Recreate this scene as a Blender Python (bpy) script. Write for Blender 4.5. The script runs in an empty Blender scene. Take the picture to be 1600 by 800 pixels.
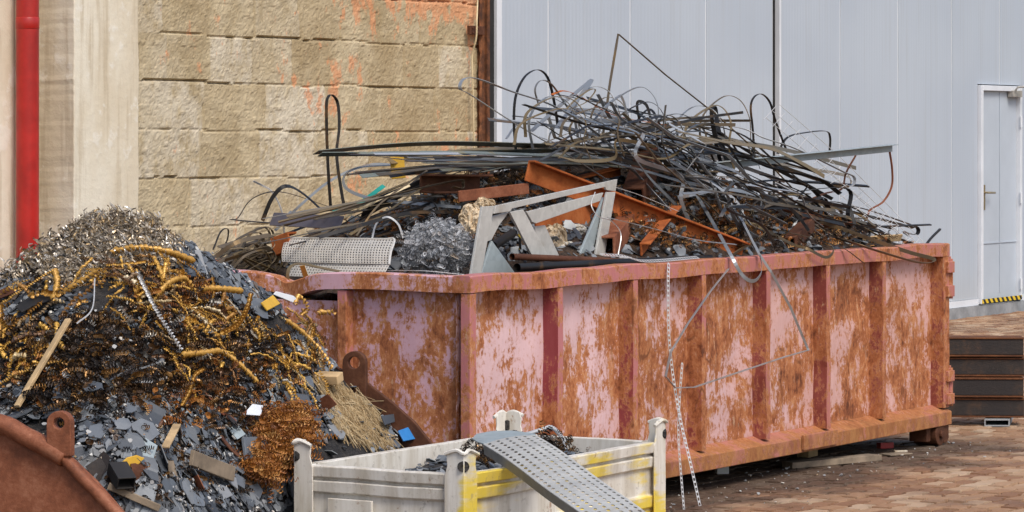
import bpy, math, random
from mathutils import Vector, Matrix, noise
R = random.Random(7)
SC = bpy.context.scene
COL = SC.collection
V = Vector
rad = math.radians

# ------------------------------------------------------------------ frame of the place
FOC, HX, HY, EYE = 5000.0, 800.0, 213.0, 1.62      # measured on the 1600 px photograph
U = V((.522, .853, 0)).normalized(); VV = V((-U.y, U.x, 0)); NN = -VV; ANG = math.atan2(U.y, U.x)
OC = V((-.166, 12.8, 0))                            # near corner of the container
OW = V((-3.03, 17.0, 0))                            # start of the building line
OS = V((-.159, 10.6, 0))                            # near corner of the metal stillage
CL, CW, CZ0, CZ1 = 4.73, 2.0, .105, 1.06

def P(px, py, Y): return V(((px-HX)/FOC*Y, Y, EYE-(py-HY)/FOC*Y))
def ploc(o, px, py, yl):                            # point of a sight line at depth yl behind a plane parallel to U
    a = (px-HX)/FOC
    Y = (yl + o.x*VV.x + o.y*VV.y)/(VV.x*a + VV.y)
    return P(px, py, Y)
def cp(px, py, yl): return ploc(OC, px, py, yl)
def clocal(p): d = p-OC; return V((d.dot(U), d.dot(VV), p.z))
def cworld(x, y, z): return OC + U*x + VV*y + V((0, 0, z))
def ws(px): return (ploc(OW, px, HY, 0)-OW).dot(U)  # coordinate along the building line

# ------------------------------------------------------------------ node helper
class G:
    def __init__(s, name):
        s.m = bpy.data.materials.new(name); s.m.use_nodes = True
        s.nt = s.m.node_tree; s.b = s.nt.nodes['Principled BSDF']
    def n(s, t, **k):
        x = s.nt.nodes.new(t)
        for a, b in k.items(): setattr(x, a, b)
        return x
    def put(s, sock, v):
        if isinstance(v, bpy.types.NodeSocket): s.nt.links.new(v, sock)
        elif isinstance(v, (tuple, list)) and sock.type == 'RGBA': sock.default_value = (*v[:3], 1)
        elif sock.type == 'RGBA': sock.default_value = (v, v, v, 1)
        else: sock.default_value = v
    def co(s, kind='Object'): return s.n('ShaderNodeTexCoord').outputs[kind]
    def map(s, vec, sc=(1, 1, 1), loc=(0, 0, 0)):
        x = s.n('ShaderNodeMapping'); s.put(x.inputs['Vector'], vec); x.inputs['Scale'].default_value = sc
        s.put(x.inputs['Location'], loc); return x.outputs[0]
    def noise(s, vec, scale=5, detail=4, rough=.55, dist=0):
        x = s.n('ShaderNodeTexNoise'); s.put(x.inputs['Vector'], vec); x.inputs['Scale'].default_value = scale
        x.inputs['Detail'].default_value = detail; x.inputs['Roughness'].default_value = rough; x.inputs['Distortion'].default_value = dist
        return x.outputs['Fac']
    def vor(s, vec, scale=5, out='Distance', feature='F1'):
        x = s.n('ShaderNodeTexVoronoi', feature=feature); s.put(x.inputs['Vector'], vec); x.inputs['Scale'].default_value = scale
        return x.outputs[out]
    def ramp(s, fac, stops, interp='LINEAR'):
        x = s.n('ShaderNodeValToRGB'); s.put(x.inputs[0], fac); e = x.color_ramp.elements; x.color_ramp.interpolation = interp
        while len(e) < len(stops): e.new(.5)
        for i, (p, c) in enumerate(stops):
            e[i].position = p; e[i].color = (c, c, c, 1) if isinstance(c, (int, float)) else (*c[:3], 1)
        return x.outputs[0]
    def mix(s, f, a, b, mode='MIX'):
        x = s.n('ShaderNodeMix', data_type='RGBA', blend_type=mode)
        s.put(x.inputs[0], f); s.put(x.inputs[6], a); s.put(x.inputs[7], b); return x.outputs[2]
    def math(s, op, a, b=0, clamp=False):
        x = s.n('ShaderNodeMath', operation=op, use_clamp=clamp); s.put(x.inputs[0], a); s.put(x.inputs[1], b); return x.outputs[0]
    def sep(s, vec):
        x = s.n('ShaderNodeSeparateXYZ'); s.put(x.inputs[0], vec); return x.outputs
    def step(s, v, a, b):
        x = s.n('ShaderNodeMapRange', interpolation_type='SMOOTHSTEP'); s.put(x.inputs[0], v)
        x.inputs[1].default_value = a; x.inputs[2].default_value = b; return x.outputs[0]
    def orand(s): return s.n('ShaderNodeObjectInfo').outputs['Random']
    def irand(s): return s.n('ShaderNodeNewGeometry').outputs['Random Per Island']
    def attr(s, name): return s.n('ShaderNodeAttribute', attribute_name=name).outputs['Fac']
    def bump(s, h, strength=.5, dist=.01):
        x = s.n('ShaderNodeBump'); s.put(x.inputs['Height'], h); x.inputs['Strength'].default_value = strength
        x.inputs['Distance'].default_value = dist; return x.outputs[0]
    def out(s, col, rough=.6, metal=0, normal=None, spec=None):
        s.put(s.b.inputs['Base Color'], col); s.put(s.b.inputs['Roughness'], rough); s.put(s.b.inputs['Metallic'], metal)
        if normal: s.put(s.b.inputs['Normal'], normal)
        if spec is not None: s.put(s.b.inputs['Specular IOR Level'], spec)
        return s.m
    def rco(s, k=7.0):                               # object coordinates shifted by a per-object random
        return s.map(s.co(), loc=s.math('MULTIPLY', s.orand(), k*3))

M = {}
def m_concrete(name, a, b, stain):
    g = G(name); c = g.co()
    n1 = g.noise(g.map(c, (1, 1, .35)), 2.2, 6, .6); n2 = g.noise(c, 14, 6, .65); n3 = g.noise(g.map(c, (1.5, 1.5, .12)), 9, 4, .6)
    col = g.mix(g.step(n1, .38, .62), a, b)
    col = g.mix(g.math('MULTIPLY', g.step(n3, .48, .66), .7), col, stain)
    col = g.mix(g.math('MULTIPLY', g.step(g.math('ADD', g.math('MULTIPLY', n2, .4), g.math('MULTIPLY', g.noise(c, 3.4, 5, .6), .6)), .54, .6), .6), col, (.80, .76, .67))
    pits = g.step(g.noise(c, 5.5, 3, .5), .70, .74)
    col = g.mix(g.math('MULTIPLY', pits, .6), col, (.27, .2, .12))
    return g.out(col, .9, 0, g.bump(g.math('ADD', n2, g.math('MULTIPLY', pits, -.6)), .45, .012))
M['concrete_light'] = m_concrete('concrete_light', (.66, .575, .43), (.75, .69, .56), (.50, .41, .28))
M['concrete_warm'] = m_concrete('concrete_warm', (.62, .52, .34), (.68, .58, .41), (.50, .39, .23))

def m_block():
    g = G('mortared_block'); c = g.co()
    n1 = g.noise(c, 3.0, 6, .62); n2 = g.noise(c, 30, 6, .7); n3 = g.noise(g.map(c, (1, 1, .55)), 7.5, 6, .7); n4 = g.noise(c, .9, 3, .5)
    tone = g.attr('tone')
    col = g.mix(g.step(n1, .35, .65), (.38, .30, .18), (.51, .425, .28))
    col = g.mix(g.math('MULTIPLY', g.math('MULTIPLY', g.step(tone, .40, .9), .85), g.step(g.math('ADD', n3, g.math('MULTIPLY', n1, .5)), .58, .82)), col, (.58, .52, .41))
    col = g.mix(g.math('MULTIPLY', g.math('SUBTRACT', 1, g.step(tone, .0, .45)), .45), col, (.30, .21, .105))
    hi = g.math('MULTIPLY', g.math('MULTIPLY', g.step(g.sep(c)[2], 2.2, 2.52), g.step(g.sep(c)[0], 2.4, 4.2)), .085)
    pit = g.step(g.noise(c, 26, 4, .7), .63, .68)  # dark specks put the shade of small pits into the colour
    col = g.mix(g.math('MULTIPLY', pit, .55), col, (.17, .12, .07))
    orange = g.step(g.math('ADD', g.math('ADD', g.math('MULTIPLY', n3, .65), g.math('MULTIPLY', n4, .35)), hi), .558, .60)
    grooves = g.noise(g.map(c, (60, 1, 1.2)), 1.0, 2, .5)
    ocol = g.mix(grooves, (.60, .235, .10), (.70, .34, .18))
    col = g.mix(g.math('MULTIPLY', orange, .72), col, ocol)
    col = g.mix(g.math('MULTIPLY', g.step(n2, .56, .72), .35), col, (.62, .52, .36))
    return g.out(col, .95, 0, g.bump(g.math('ADD', n2, g.math('MULTIPLY', n1, .2)), .6, .008), .15)
M['block'] = m_block()

def m_panelwall():
    g = G('white_steel_cladding'); c = g.co(); x = g.sep(c)
    rib = g.math('SINE', g.math('MULTIPLY', x[0], 2*math.pi/.05))
    st = g.noise(g.map(c, (9, 1, .25)), 2.0, 5, .6); big = g.noise(c, .7, 3, .5)
    col = g.mix(g.step(big, .3, .7), (.42, .472, .54), (.46, .512, .575))
    col = g.mix(g.math('MULTIPLY', g.step(st, .48, .75), .6), col, (.40, .43, .46))
    low = g.math('SUBTRACT', 1, g.step(x[2], .05, .55))
    col = g.mix(g.math('MULTIPLY', low, .25), col, (.45, .42, .36))
    return g.out(col, .42, 0, g.bump(rib, .10, .003))
M['cladding'] = m_panelwall()

def simple(name, col, rough=.5, metal=0, var=.25, scale=8, bump=.2, dirt=None, bd=.004):
    g = G(name); c = g.rco()
    n = g.noise(c, scale, 6, .62)
    d = tuple(x*(1-var) for x in col); l = tuple(min(1, x*(1+var)) for x in col)
    cc = g.mix(g.step(n, .3, .7), d, l)
    if dirt: cc = g.mix(g.math('MULTIPLY', g.step(g.noise(c, scale*.45, 6, .7), .5, .64), .8), cc, dirt)
    return g.out(cc, rough, metal, g.bump(n, bump, bd))
M['trim'] = simple('white_trim', (.68, .71, .75), .45, 0, .06, 3, .05)
M['seam'] = simple('pale_seam', (.70, .73, .76), .5, 0, .05, 3, .05)
M['black_gap'] = simple('black_steel', (.022, .020, .019), .55, .2, .3, 6)
M['plinth'] = simple('grey_plinth', (.26, .27, .28), .8, 0, .25, 6, .3)
M['doorw'] = simple('door_white', (.46, .512, .575), .4, 0, .05, 2, .05)
M['red'] = simple('red_plastic_pipe', (.38, .016, .012), .33, 0, .28, 3.5, .03)
M['brass'] = simple('worn_brass', (.45, .36, .22), .35, .8, .2, 20)
M['rust_col'] = simple('rusty_column', (.17, .062, .022), .8, .1, .6, 12, .6, (.05, .02, .012), .008)
M['cable'] = simple('cream_cable', (.62, .50, .30), .5, 0, .1)
M['wood'] = simple('raw_wood', (.46, .32, .17), .8, 0, .3, 14, .3)
M['wood_grey'] = simple('grey_wood', (.22, .17, .12), .85, 0, .35, 10, .4)
M['straw'] = None
def m_hazard():
    g = G('hazard_tape'); c = g.sep(g.co())
    s = g.math('FRACT', g.math('MULTIPLY', g.math('ADD', c[0], c[2]), 9.5))
    return g.out(g.mix(g.step(s, .46, .54), (.02, .02, .02), (.75, .52, .03)), .5)
M['hazard'] = m_hazard()

def m_paint(name, mauve, salmon, amount, rail=False):
    """sun-faded pink paint eaten by rust"""
    g = G(name); c = g.co(); x = g.sep(c)
    big = g.noise(c, 2.3, 7, .68, .5)
    mid = g.noise(g.map(c, (1, 1, .75)), 7.5, 9, .76, .5)
    st = g.noise(g.map(c, (1, 1, .16)), 26, 6, .7)
    fine = g.noise(g.map(c, (1, 1, .7)), 60, 5, .7)
    t = g.math('ADD', g.math('ADD', g.math('MULTIPLY', big, .33), g.math('MULTIPLY', mid, .34)), g.math('ADD', g.math('MULTIPLY', st, .13), g.math('MULTIPLY', fine, .20)))
    along = g.step(x[0], .2, 4.4)
    t = g.math('ADD', t, g.math('MULTIPLY', along, .006))
    hw = g.step(x[2], .95, .45)
    t = g.math('ADD', t, g.math('MULTIPLY', hw, .02))
    rust = g.step(t, amount, amount+.016)
    halo = g.step(t, amount-.03, amount+.008)
    paint = g.mix(g.step(g.math('ADD', g.math('MULTIPLY', along, .45), g.math('MULTIPLY', g.noise(c, 2.6, 4, .55), .9)), .45, .85), mauve, salmon)
    paint = g.mix(g.math('MULTIPLY', g.step(st, .35, .7), .25), paint, tuple(min(1, q*1.25+.06) for q in mauve))
    paint = g.mix(g.math('MULTIPLY', halo, .5), paint, (.47, .20, .11))
    r2 = g.noise(g.map(c, (1, 1, .5)), 19, 7, .75)
    depth = g.math('ADD', g.math('MULTIPLY', g.math('SUBTRACT', t, amount), 6.0), g.math('MULTIPLY', g.math('SUBTRACT', r2, .5), 1.7))
    rcol = g.ramp(g.math('ADD', depth, .28), [(.0, (.62, .37, .23)), (.22, (.52, .245, .115)), (.48, (.40, .15, .06)), (.76, (.255, .085, .036)), (1, (.12, .04, .02))])
    col = g.mix(rust, paint, rcol)
    pale = g.step(g.noise(g.map(c, (1, 1, .3)), 38, 5, .7), .60, .68)
    col = g.mix(g.math('MULTIPLY', pale, g.math('MULTIPLY', halo, .38)), col, (.66, .52, .36))
    # dragging scratches
    sc = g.n('ShaderNodeTexWave', wave_type='BANDS', bands_direction='DIAGONAL'); g.put(sc.inputs['Vector'], g.map(c, (1, 1, .55)))
    sc.inputs['Scale'].default_value = 1.6; sc.inputs['Distortion'].default_value = 14; sc.inputs['Detail'].default_value = 4; sc.inputs['Detail Scale'].default_value = 1.4
    scr = g.math('MULTIPLY', g.step(sc.outputs['Fac'], .975, 1.0), g.step(big, .5, .6))
    col = g.mix(g.math('MULTIPLY', scr, .8), col, (.16, .055, .025))
    low = g.math('MULTIPLY', g.math('SUBTRACT', 1, g.step(g.math('ADD', x[2], g.math('MULTIPLY', mid, .06)), .19, .27)), g.step(mid, .30, .5))
    col = g.mix(g.math('MULTIPLY', low, .75), col, g.mix(g.step(r2, .35, .65), (.22, .08, .03), (.44, .21, .075)))
    h = g.math('ADD', g.math('MULTIPLY', rust, -.5), g.math('ADD', g.math('MULTIPLY', r2, .5), g.math('MULTIPLY', g.noise(c, 3.0, 2, .5), 1.2)))
    return g.out(col, g.mix(rust, .5, .9), 0, g.bump(h, .5, .006), .3)
M['pink_panel'] = m_paint('faded_pink_paint', (.64, .44, .455), (.60, .36, .325), .503)
M['pink_end'] = m_paint('faded_pink_end_paint', (.57, .35, .41), (.54, .28, .33), .482)
M['pink_frame'] = m_paint('pink_frame_paint', (.44, .16, .165), (.42, .15, .125), .500)
M['shaded_rib'] = m_paint('shaded_crimson_rib_paint', (.25, .045, .05), (.22, .055, .04), .508)  # rib faces toward the camera: less faded crimson, with occlusion shade in the colour
def m_rust(name, a, b, c_, rough=.85, metal=.0, dark=None):
    g = G(name); c = g.rco()
    n = g.noise(c, 9, 8, .72); f = g.noise(c, 60, 5, .7)
    col = g.ramp(g.math('ADD', g.math('MULTIPLY', n, .75), g.math('MULTIPLY', f, .25)), [(.3, a), (.5, b), (.7, c_)])
    if dark: col = g.mix(g.step(g.noise(c, 3, 4, .6), .42, .6), col, dark)
    return g.out(col, rough, metal, g.bump(f, .5, .004), .25)
M['rust_beam'] = m_rust('orange_rusted_steel', (.17, .045, .015), (.37, .10, .026), (.46, .16, .05))
M['rust_dark'] = m_rust('brown_rusted_plate', (.05, .022, .014), (.105, .042, .023), (.17, .075, .040), .65, .25)
M['rust_skip'] = m_rust('red_brown_skip', (.09, .034, .020), (.23, .080, .040), (.38, .17, .10), .55, .1)
M['beam_black'] = m_rust('mill_scale_beam', (.022, .020, .020), (.045, .037, .034), (.11, .06, .035), .6, .15, (.035, .030, .030))
M['beam_rust'] = m_rust('rust_beam_edge', (.06, .025, .014), (.12, .048, .022), (.24, .095, .035), .8)

def m_strip(name, cols, metal=.75, rough=.38, tip=None):
    g = G(name); r = g.orand(); c = g.rco()
    col = g.ramp(r, [(i/(len(cols)), k) for i, k in enumerate(cols)], 'CONSTANT')
    n = g.noise(c, 7, 5, .6)
    col = g.mix(g.math('MULTIPLY', g.step(n, .55, .68), .6), col, tip or (.22, .12, .045))
    return g.out(col, g.mix(n, rough-.12, rough+.2), metal, g.bump(g.noise(c, 40, 3, .6), .15, .002))
M['strip'] = m_strip('bare_steel_strip', [(.09, .088, .085), (.22, .225, .23), (.04, .038, .037), (.34, .35, .36), (.17, .145, .11), (.27, .215, .14), (.10, .105, .11), (.48, .49, .50)], .45, .36)
M['strip_dark'] = m_strip('dark_steel_strip', [(.022, .021, .021), (.04, .037, .035), (.03, .03, .033)], .5, .45)
M['strip_grey'] = m_strip('grey_steel_strip', [(.36, .38, .40), (.28, .30, .32)], .5, .34)
M['strip_brown'] = m_strip('brown_oiled_strip', [(.15, .115, .075), (.22, .165, .09), (.10, .08, .055)], .4, .45, (.25, .15, .05))
M['strip_green'] = m_strip('green_grey_strip', [(.13, .155, .145), (.19, .22, .21), (.16, .165, .14)], .35, .5, (.26, .20, .08))
def m_galv(name, base=(.55, .545, .515)):
    g = G(name); c = g.rco()
    v = g.vor(c, 42, 'Color'); n = g.noise(c, 5, 5, .6)
    sp = g.math('MULTIPLY', g.sep(v)[0], .2)
    col = g.mix(g.math('ADD', sp, g.math('MULTIPLY', n, .6)), tuple(q*.62 for q in base), tuple(min(1, q*1.25) for q in base))
    col = g.mix(g.math('MULTIPLY', g.step(g.noise(c, 3.2, 6, .7), .56, .68), .5), col, (.30, .25, .19))
    return g.out(col, g.mix(n, .38, .62), .18, g.bump(n, .1, .003))
M['galv'] = m_galv('galvanised_sheet')
M['galv_blue'] = m_galv('blue_grey_sheet', (.36, .42, .44))
M['steel_bright'] = simple('bright_perforated_steel', (.66, .64, .60), .4, .25, .12, 5, .1)
M['white_tape'] = simple('pale_punched_tape', (.62, .62, .62), .4, .3, .1)

def m_white():
    g = G('white_stillage_paint'); c = g.co(); x = g.sep(c)
    n = g.noise(c, 2.4, 3, .5); f = g.noise(c, 11, 7, .7); v = g.noise(g.map(c, (1, 1, .15)), 16, 6, .65)
    base = g.mix(g.step(v, .35, .7), (.74, .71, .65), (.52, .47, .39))
    face = g.math('SUBTRACT', 1, g.step(x[1], .0, .07))          # long face carries the yellow overspray
    face = g.math('MULTIPLY', face, g.math('SUBTRACT', 1, g.math('MULTIPLY', g.step(x[0], 1.26, 1.36), .45)))
    n = g.math('ADD', g.math('MULTIPLY', n, .6), g.math('MULTIPLY', g.noise(g.map(c, (1, 1, 5)), 4.5, 5, .65), .4))
    ym = g.step(g.math('ADD', g.math('MULTIPLY', n, .88), g.math('MULTIPLY', face, .235)), .60, .70)
    col = g.mix(g.math('MULTIPLY', ym, .92), base, (.74, .55, .03))
    col = g.mix(g.math('MULTIPLY', g.step(f, .62, .68), .75), col, (.27, .13, .05))
    col = g.mix(g.math('MULTIPLY', g.step(g.noise(c, 30, 6, .75), .56, .66), .45), col, (.22, .19, .15))
    st = g.noise(g.map(c, (1, 1, .1)), 9, 5, .6)
    col = g.mix(g.math('MULTIPLY', g.step(st, .55, .75), .35), col, (.33, .24, .13))
    return g.out(col, .5, 0, g.bump(f, .15, .003))
M['white'] = m_white()

def island(name, stops, rough=.5, metal=0, orand=False, bump=None):
    g = G(name); r = g.orand() if orand else g.irand()
    col = g.ramp(r, stops)
    c = g.rco(); n = g.noise(c, 25, 4, .6)
    col = g.mix(g.math('MULTIPLY', g.step(n, .4, .7), .3), col, g.mix(.5, col, (.02, .02, .02)))
    return g.out(col, rough, metal, g.bump(n, .3, .003) if bump else None)
M['flake'] = island('slate_grey_flakes', [(0, (.048, .053, .062)), (.45, (.105, .117, .135)), (.75, (.18, .20, .222)), (.9, (.29, .305, .315)), (1, (.12, .065, .03))], .5, .2, False, True)
M['flake_o'] = island('slate_grey_flake', [(0, (.045, .05, .058)), (.5, (.105, .118, .136)), (.85, (.19, .21, .235)), (1, (.27, .28, .29))], .5, .2, True, True)
M['bits'] = island('pale_bits', [(0, (.20, .21, .22)), (.5, (.38, .38, .38)), (.8, (.60, .60, .58)), (1, (.33, .22, .10))], .6, .1)
M['chips'] = island('steel_turning_chips', [(0, (.10, .08, .06)), (.2, (.25, .20, .14)), (.45, (.48, .43, .36)), (.68, (.42, .28, .12)), (.85, (.70, .67, .62)), (1, (.16, .11, .07))], .34, .4)
M['coil'] = island('golden_swarf_coil', [(0, (.52, .285, .05)), (.34, (.62, .36, .07)), (.52, (.40, .20, .04)), (.66, (.22, .10, .025)), (.8, (.12, .06, .03)), (.92, (.58, .45, .24)), (1, (.48, .46, .42))], .42, .25, True)
M['coil_gold'] = island('bright_gold_swarf', [(0, (.44, .235, .045)), (1, (.54, .30, .06))], .42, .25, True)
M['dark_swarf'] = island('dark_tangled_swarf', [(0, (.016, .013, .012)), (.45, (.05, .03, .018)), (.7, (.11, .055, .02)), (.88, (.24, .12, .03)), (.95, (.10, .12, .14)), (1, (.40, .36, .30))], .35, .5)
M['orange_swarf'] = island('orange_rusted_swarf', [(0, (.12, .04, .010)), (.4, (.28, .095, .016)), (.75, (.42, .17, .03)), (1, (.52, .28, .09))], .5, .2)
M['grey_swarf'] = island('blue_grey_swarf', [(0, (.12, .125, .135)), (.35, (.30, .315, .34)), (.7, (.48, .50, .53)), (.88, (.70, .71, .73)), (1, (.26, .17, .09))], .4, .1)
M['straw'] = island('straw_and_splinters', [(0, (.28, .18, .08)), (.5, (.46, .33, .17)), (1, (.60, .48, .30))], .8, 0)
def m_dirt(name, a, b, c_):
    g = G(name); c = g.co(); n = g.noise(c, 16, 8, .75); v = g.vor(c, 55)
    col = g.ramp(n, [(.32, a), (.5, b), (.7, c_)])
    return g.out(col, .8, .1, g.bump(g.math('ADD', n, g.math('MULTIPLY', v, .8)), 1, .02))
M['dirt'] = m_dirt('oily_scrap_dirt', (.012, .010, .010), (.028, .026, .026), (.06, .05, .042))
M['heapdirt'] = m_dirt('mixed_scrap_mass', (.016, .012, .010), (.05, .030, .018), (.12, .06, .028))

def m_paver():
    g = G('concrete_pavers'); c = g.co(); r = g.irand()
    col = g.ramp(r, [(0, (.21, .105, .058)), (.4, (.315, .180, .102)), (.75, (.375, .235, .142)), (1, (.44, .32, .22))])
    n = g.noise(c, 1.1, 6, .65); f = g.noise(c, 40, 5, .7)
    wet = g.step(n, .50, .62)
    col = g.mix(g.math('MULTIPLY', wet, .42), col, (.13, .072, .042))
    y = g.sep(c)[1]                                    # dirty belt with contact shade in its colour, along the foot of the container
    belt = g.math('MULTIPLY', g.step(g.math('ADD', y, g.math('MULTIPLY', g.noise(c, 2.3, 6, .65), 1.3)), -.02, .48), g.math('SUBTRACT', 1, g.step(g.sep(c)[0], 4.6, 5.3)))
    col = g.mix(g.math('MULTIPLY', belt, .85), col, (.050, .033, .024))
    col = g.mix(g.math('MULTIPLY', g.step(f, .5, .7), .3), col, (.46, .36, .27))
    return g.out(col, g.mix(wet, .85, .6), 0, g.bump(f, .5, .004), .3)
M['paver'] = m_paver()
M['joint'] = m_dirt('joint_sand', (.018, .013, .010), (.035, .025, .018), (.06, .042, .03))
M['yard_ground'] = m_dirt('yard_ground', (.14, .085, .05), (.22, .14, .085), (.30, .20, .125))
M['paper'] = simple('crumpled_paper', (.66, .62, .54), .85, 0, .12, 12, .3, (.40, .30, .18))
M['paper_tan'] = simple('tan_crumpled_paper', (.55, .44, .30), .85, 0, .2, 14, .3, (.30, .20, .10))
M['white_paper'] = simple('white_paper', (.72, .75, .80), .6, 0, .05)
M['yellow'] = simple('yellow_sheet', (.58, .34, .03), .55, 0, .15, 12, .1)
M['blue'] = simple('blue_sheet', (.03, .20, .52), .4, 0, .15)
M['teal'] = simple('teal_tape', (.01, .27, .24), .4, 0, .2)
M['purple_steel'] = simple('heat_tinted_sheet', (.13, .12, .145), .35, .6, .35, 4, .1, (.20, .12, .08))
M['redbit'] = simple('red_plastic', (.36, .03, .03), .5)

# ------------------------------------------------------------------ mesh builder
def frames(path, up):
    out = []; n = len(path); w = None
    for i in range(n):
        t = (path[min(i+1, n-1)] - path[max(i-1, 0)])
        if t.length < 1e-9: t = V((1, 0, 0))
        t = t.normalized()
        w = V(up) if w is None else w
        w2 = w - t*w.dot(t)
        if w2.length < 1e-3: w2 = t.orthogonal()
        w = w2.normalized(); out.append((t, w, t.cross(w)))
    return out
def smooth_path(pts, k=7):
    pts = [V(p) for p in pts]
    if len(pts) < 3: return [pts[0].lerp(pts[-1], i/k) for i in range(k+1)]
    q = [pts[0]*2-pts[1]] + pts + [pts[-1]*2-pts[-2]]; out = []
    for i in range(1, len(q)-2):
        a, b, c, d = q[i-1:i+3]
        for j in range(k):
            t = j/k
            out.append(.5*((2*b) + (c-a)*t + (2*a-5*b+4*c-d)*t*t + (3*b-a-3*c+d)*t**3))
    out.append(pts[-1]); return out
class MB:
    def __init__(s): s.v = []; s.f = []; s.mi = []; s.cm = 0
    def add(s, vs, fs):
        o = len(s.v); s.v += [V(p) for p in vs]; s.f += [tuple(i+o for i in f) for f in fs]; s.mi += [s.cm]*len(fs); return s
    def box(s, lo, hi, M_=None):
        x0, y0, z0 = lo; x1, y1, z1 = hi
        vs = [V(p) for p in ((x0, y0, z0), (x1, y0, z0), (x1, y1, z0), (x0, y1, z0), (x0, y0, z1), (x1, y0, z1), (x1, y1, z1), (x0, y1, z1))]
        if M_: vs = [M_ @ p for p in vs]
        return s.add(vs, [(0, 3, 2, 1), (4, 5, 6, 7), (0, 1, 5, 4), (1, 2, 6, 5), (2, 3, 7, 6), (3, 0, 4, 7)])
    def prism(s, pts, off):
        n = len(pts); a = [V(p) for p in pts]; b = [p+V(off) for p in a]
        return s.add(a+b, [tuple(range(n)), tuple(range(2*n-1, n-1, -1))] + [(i, i+n, (i+1) % n + n, (i+1) % n) for i in range(n)])
    def ringplate(s, outer, inner, off):               # plate with one hole: same count of outer and inner points
        n = len(outer); a = [V(p) for p in outer]; b = [V(p) for p in inner]; o = V(off)
        vs = a + b + [p+o for p in a] + [p+o for p in b]; fs = []
        for i in range(n):
            j = (i+1) % n
            fs += [(i, j, n+j, n+i), (2*n+j, 2*n+i, 3*n+i, 3*n+j), (i, 2*n+i, 2*n+j, j), (n+i, n+j, 3*n+j, 3*n+i)]
        return s.add(vs, fs)
    def tube(s, path, r, n=8, up=(0, .3, 1), hollow=False):
        fr = frames(path, up); vs = []; fs = []; m = len(path)
        for i, (p, (t, w, b)) in enumerate(zip(path, fr)):
            ri = r[i] if isinstance(r, (list, tuple)) else r
            for k in range(n):
                a = 2*math.pi*k/n; vs.append(p + (w*math.cos(a)+b*math.sin(a))*ri)
        for i in range(m-1):
            for k in range(n):
                k2 = (k+1) % n; fs.append((i*n+k, i*n+k2, (i+1)*n+k2, (i+1)*n+k))
        if not hollow: fs += [tuple(range(n-1, -1, -1)), tuple(range((m-1)*n, m*n))]
        return s.add(vs, fs)
    def ribbon(s, path, w, t=.002, up=(0, 0, 1), twist=0):
        fr = frames(path, up); vs = []; fs = []; m = len(path)
        for i, (p, (T, W, B)) in enumerate(zip(path, fr)):
            a = twist*i/max(1, m-1); W2 = W*math.cos(a)+B*math.sin(a); B2 = B*math.cos(a)-W*math.sin(a)
            vs += [p-W2*w/2-B2*t/2, p+W2*w/2-B2*t/2, p+W2*w/2+B2*t/2, p-W2*w/2+B2*t/2]
        for i in range(m-1):
            for k in range(4):
                k2 = (k+1) % 4; fs.append((i*4+k, i*4+k2, i*4+4+k2, i*4+4+k))
        fs += [(3, 2, 1, 0), (m*4-4, m*4-3, m*4-2, m*4-1)]
        return s.add(vs, fs)
    def coil(s, path, r, pitch, w, seg=9, up=(0, 0, 1), cone=.25, ph=0, rj=0):
        L = [0]
        for a, b in zip(path, path[1:]): L.append(L[-1]+(b-a).length)
        fr = frames(path, up); n = max(4, int(L[-1]/pitch*seg)); vs = []; fs = []; k = 0
        for i in range(n+1):
            d = L[-1]*i/n
            while k < len(L)-2 and L[k+1] < d: k += 1
            f = (d-L[k])/max(1e-9, L[k+1]-L[k]); p = path[k].lerp(path[k+1], f)
            T, W, B = fr[k]; a = ph+2*math.pi*i/seg
            e = W*math.cos(a)+B*math.sin(a); rr = r*(1+rj*math.sin(i*.21+ph))*min(1, .45+i/8, .45+(n-i)/8)
            vs += [p+e*rr*(1-cone)-T*w/2, p+e*rr*(1+cone)+T*w/2]
        fs = [(2*i, 2*i+1, 2*i+3, 2*i+2) for i in range(n)]
        return s.add(vs, fs)
    def perf(s, fn, nx, ny, h=.32, hx=None):           # sheet with nx*ny holes, fn(u,v) gives the surface
        hx = hx or h; idx = {}
        def gp(i, j):
            if (i, j) not in idx: idx[(i, j)] = len(s.v); s.v.append(fn(i/(2*nx), j/(2*ny)))
            return idx[(i, j)]
        for a in range(nx):
            for b in range(ny):
                ou = [gp(2*a+i, 2*b+j) for i, j in ((0, 0), (1, 0), (2, 0), (2, 1), (2, 2), (1, 2), (0, 2), (0, 1))]
                base = len(s.v)
                for k in range(8):
                    an = -3*math.pi/4 + k*math.pi/4
                    s.v.append(fn((a+.5+hx*math.cos(an))/nx, (b+.5+h*math.sin(an))/ny))
                for k in range(8):
                    k2 = (k+1) % 8; s.f.append((ou[k], ou[k2], base+k2, base+k)); s.mi.append(s.cm)
        return s
    def mesh(s, name, mats, smooth=False, org=None):
        me = bpy.data.meshes.new(name); o = V(org) if org is not None else V((0, 0, 0))
        me.from_pydata([tuple(p-o) for p in s.v], [], s.f)
        for m in (mats if isinstance(mats, (list, tuple)) else [mats]): me.materials.append(m)
        me.polygons.foreach_set('material_index', s.mi)
        if smooth: me.polygons.foreach_set('use_smooth', [True]*len(me.polygons))
        me.update(); return me
    def base(s):
        return V(((min(p.x for p in s.v)+max(p.x for p in s.v))/2, (min(p.y for p in s.v)+max(p.y for p in s.v))/2, min(p.z for p in s.v)))
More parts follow.
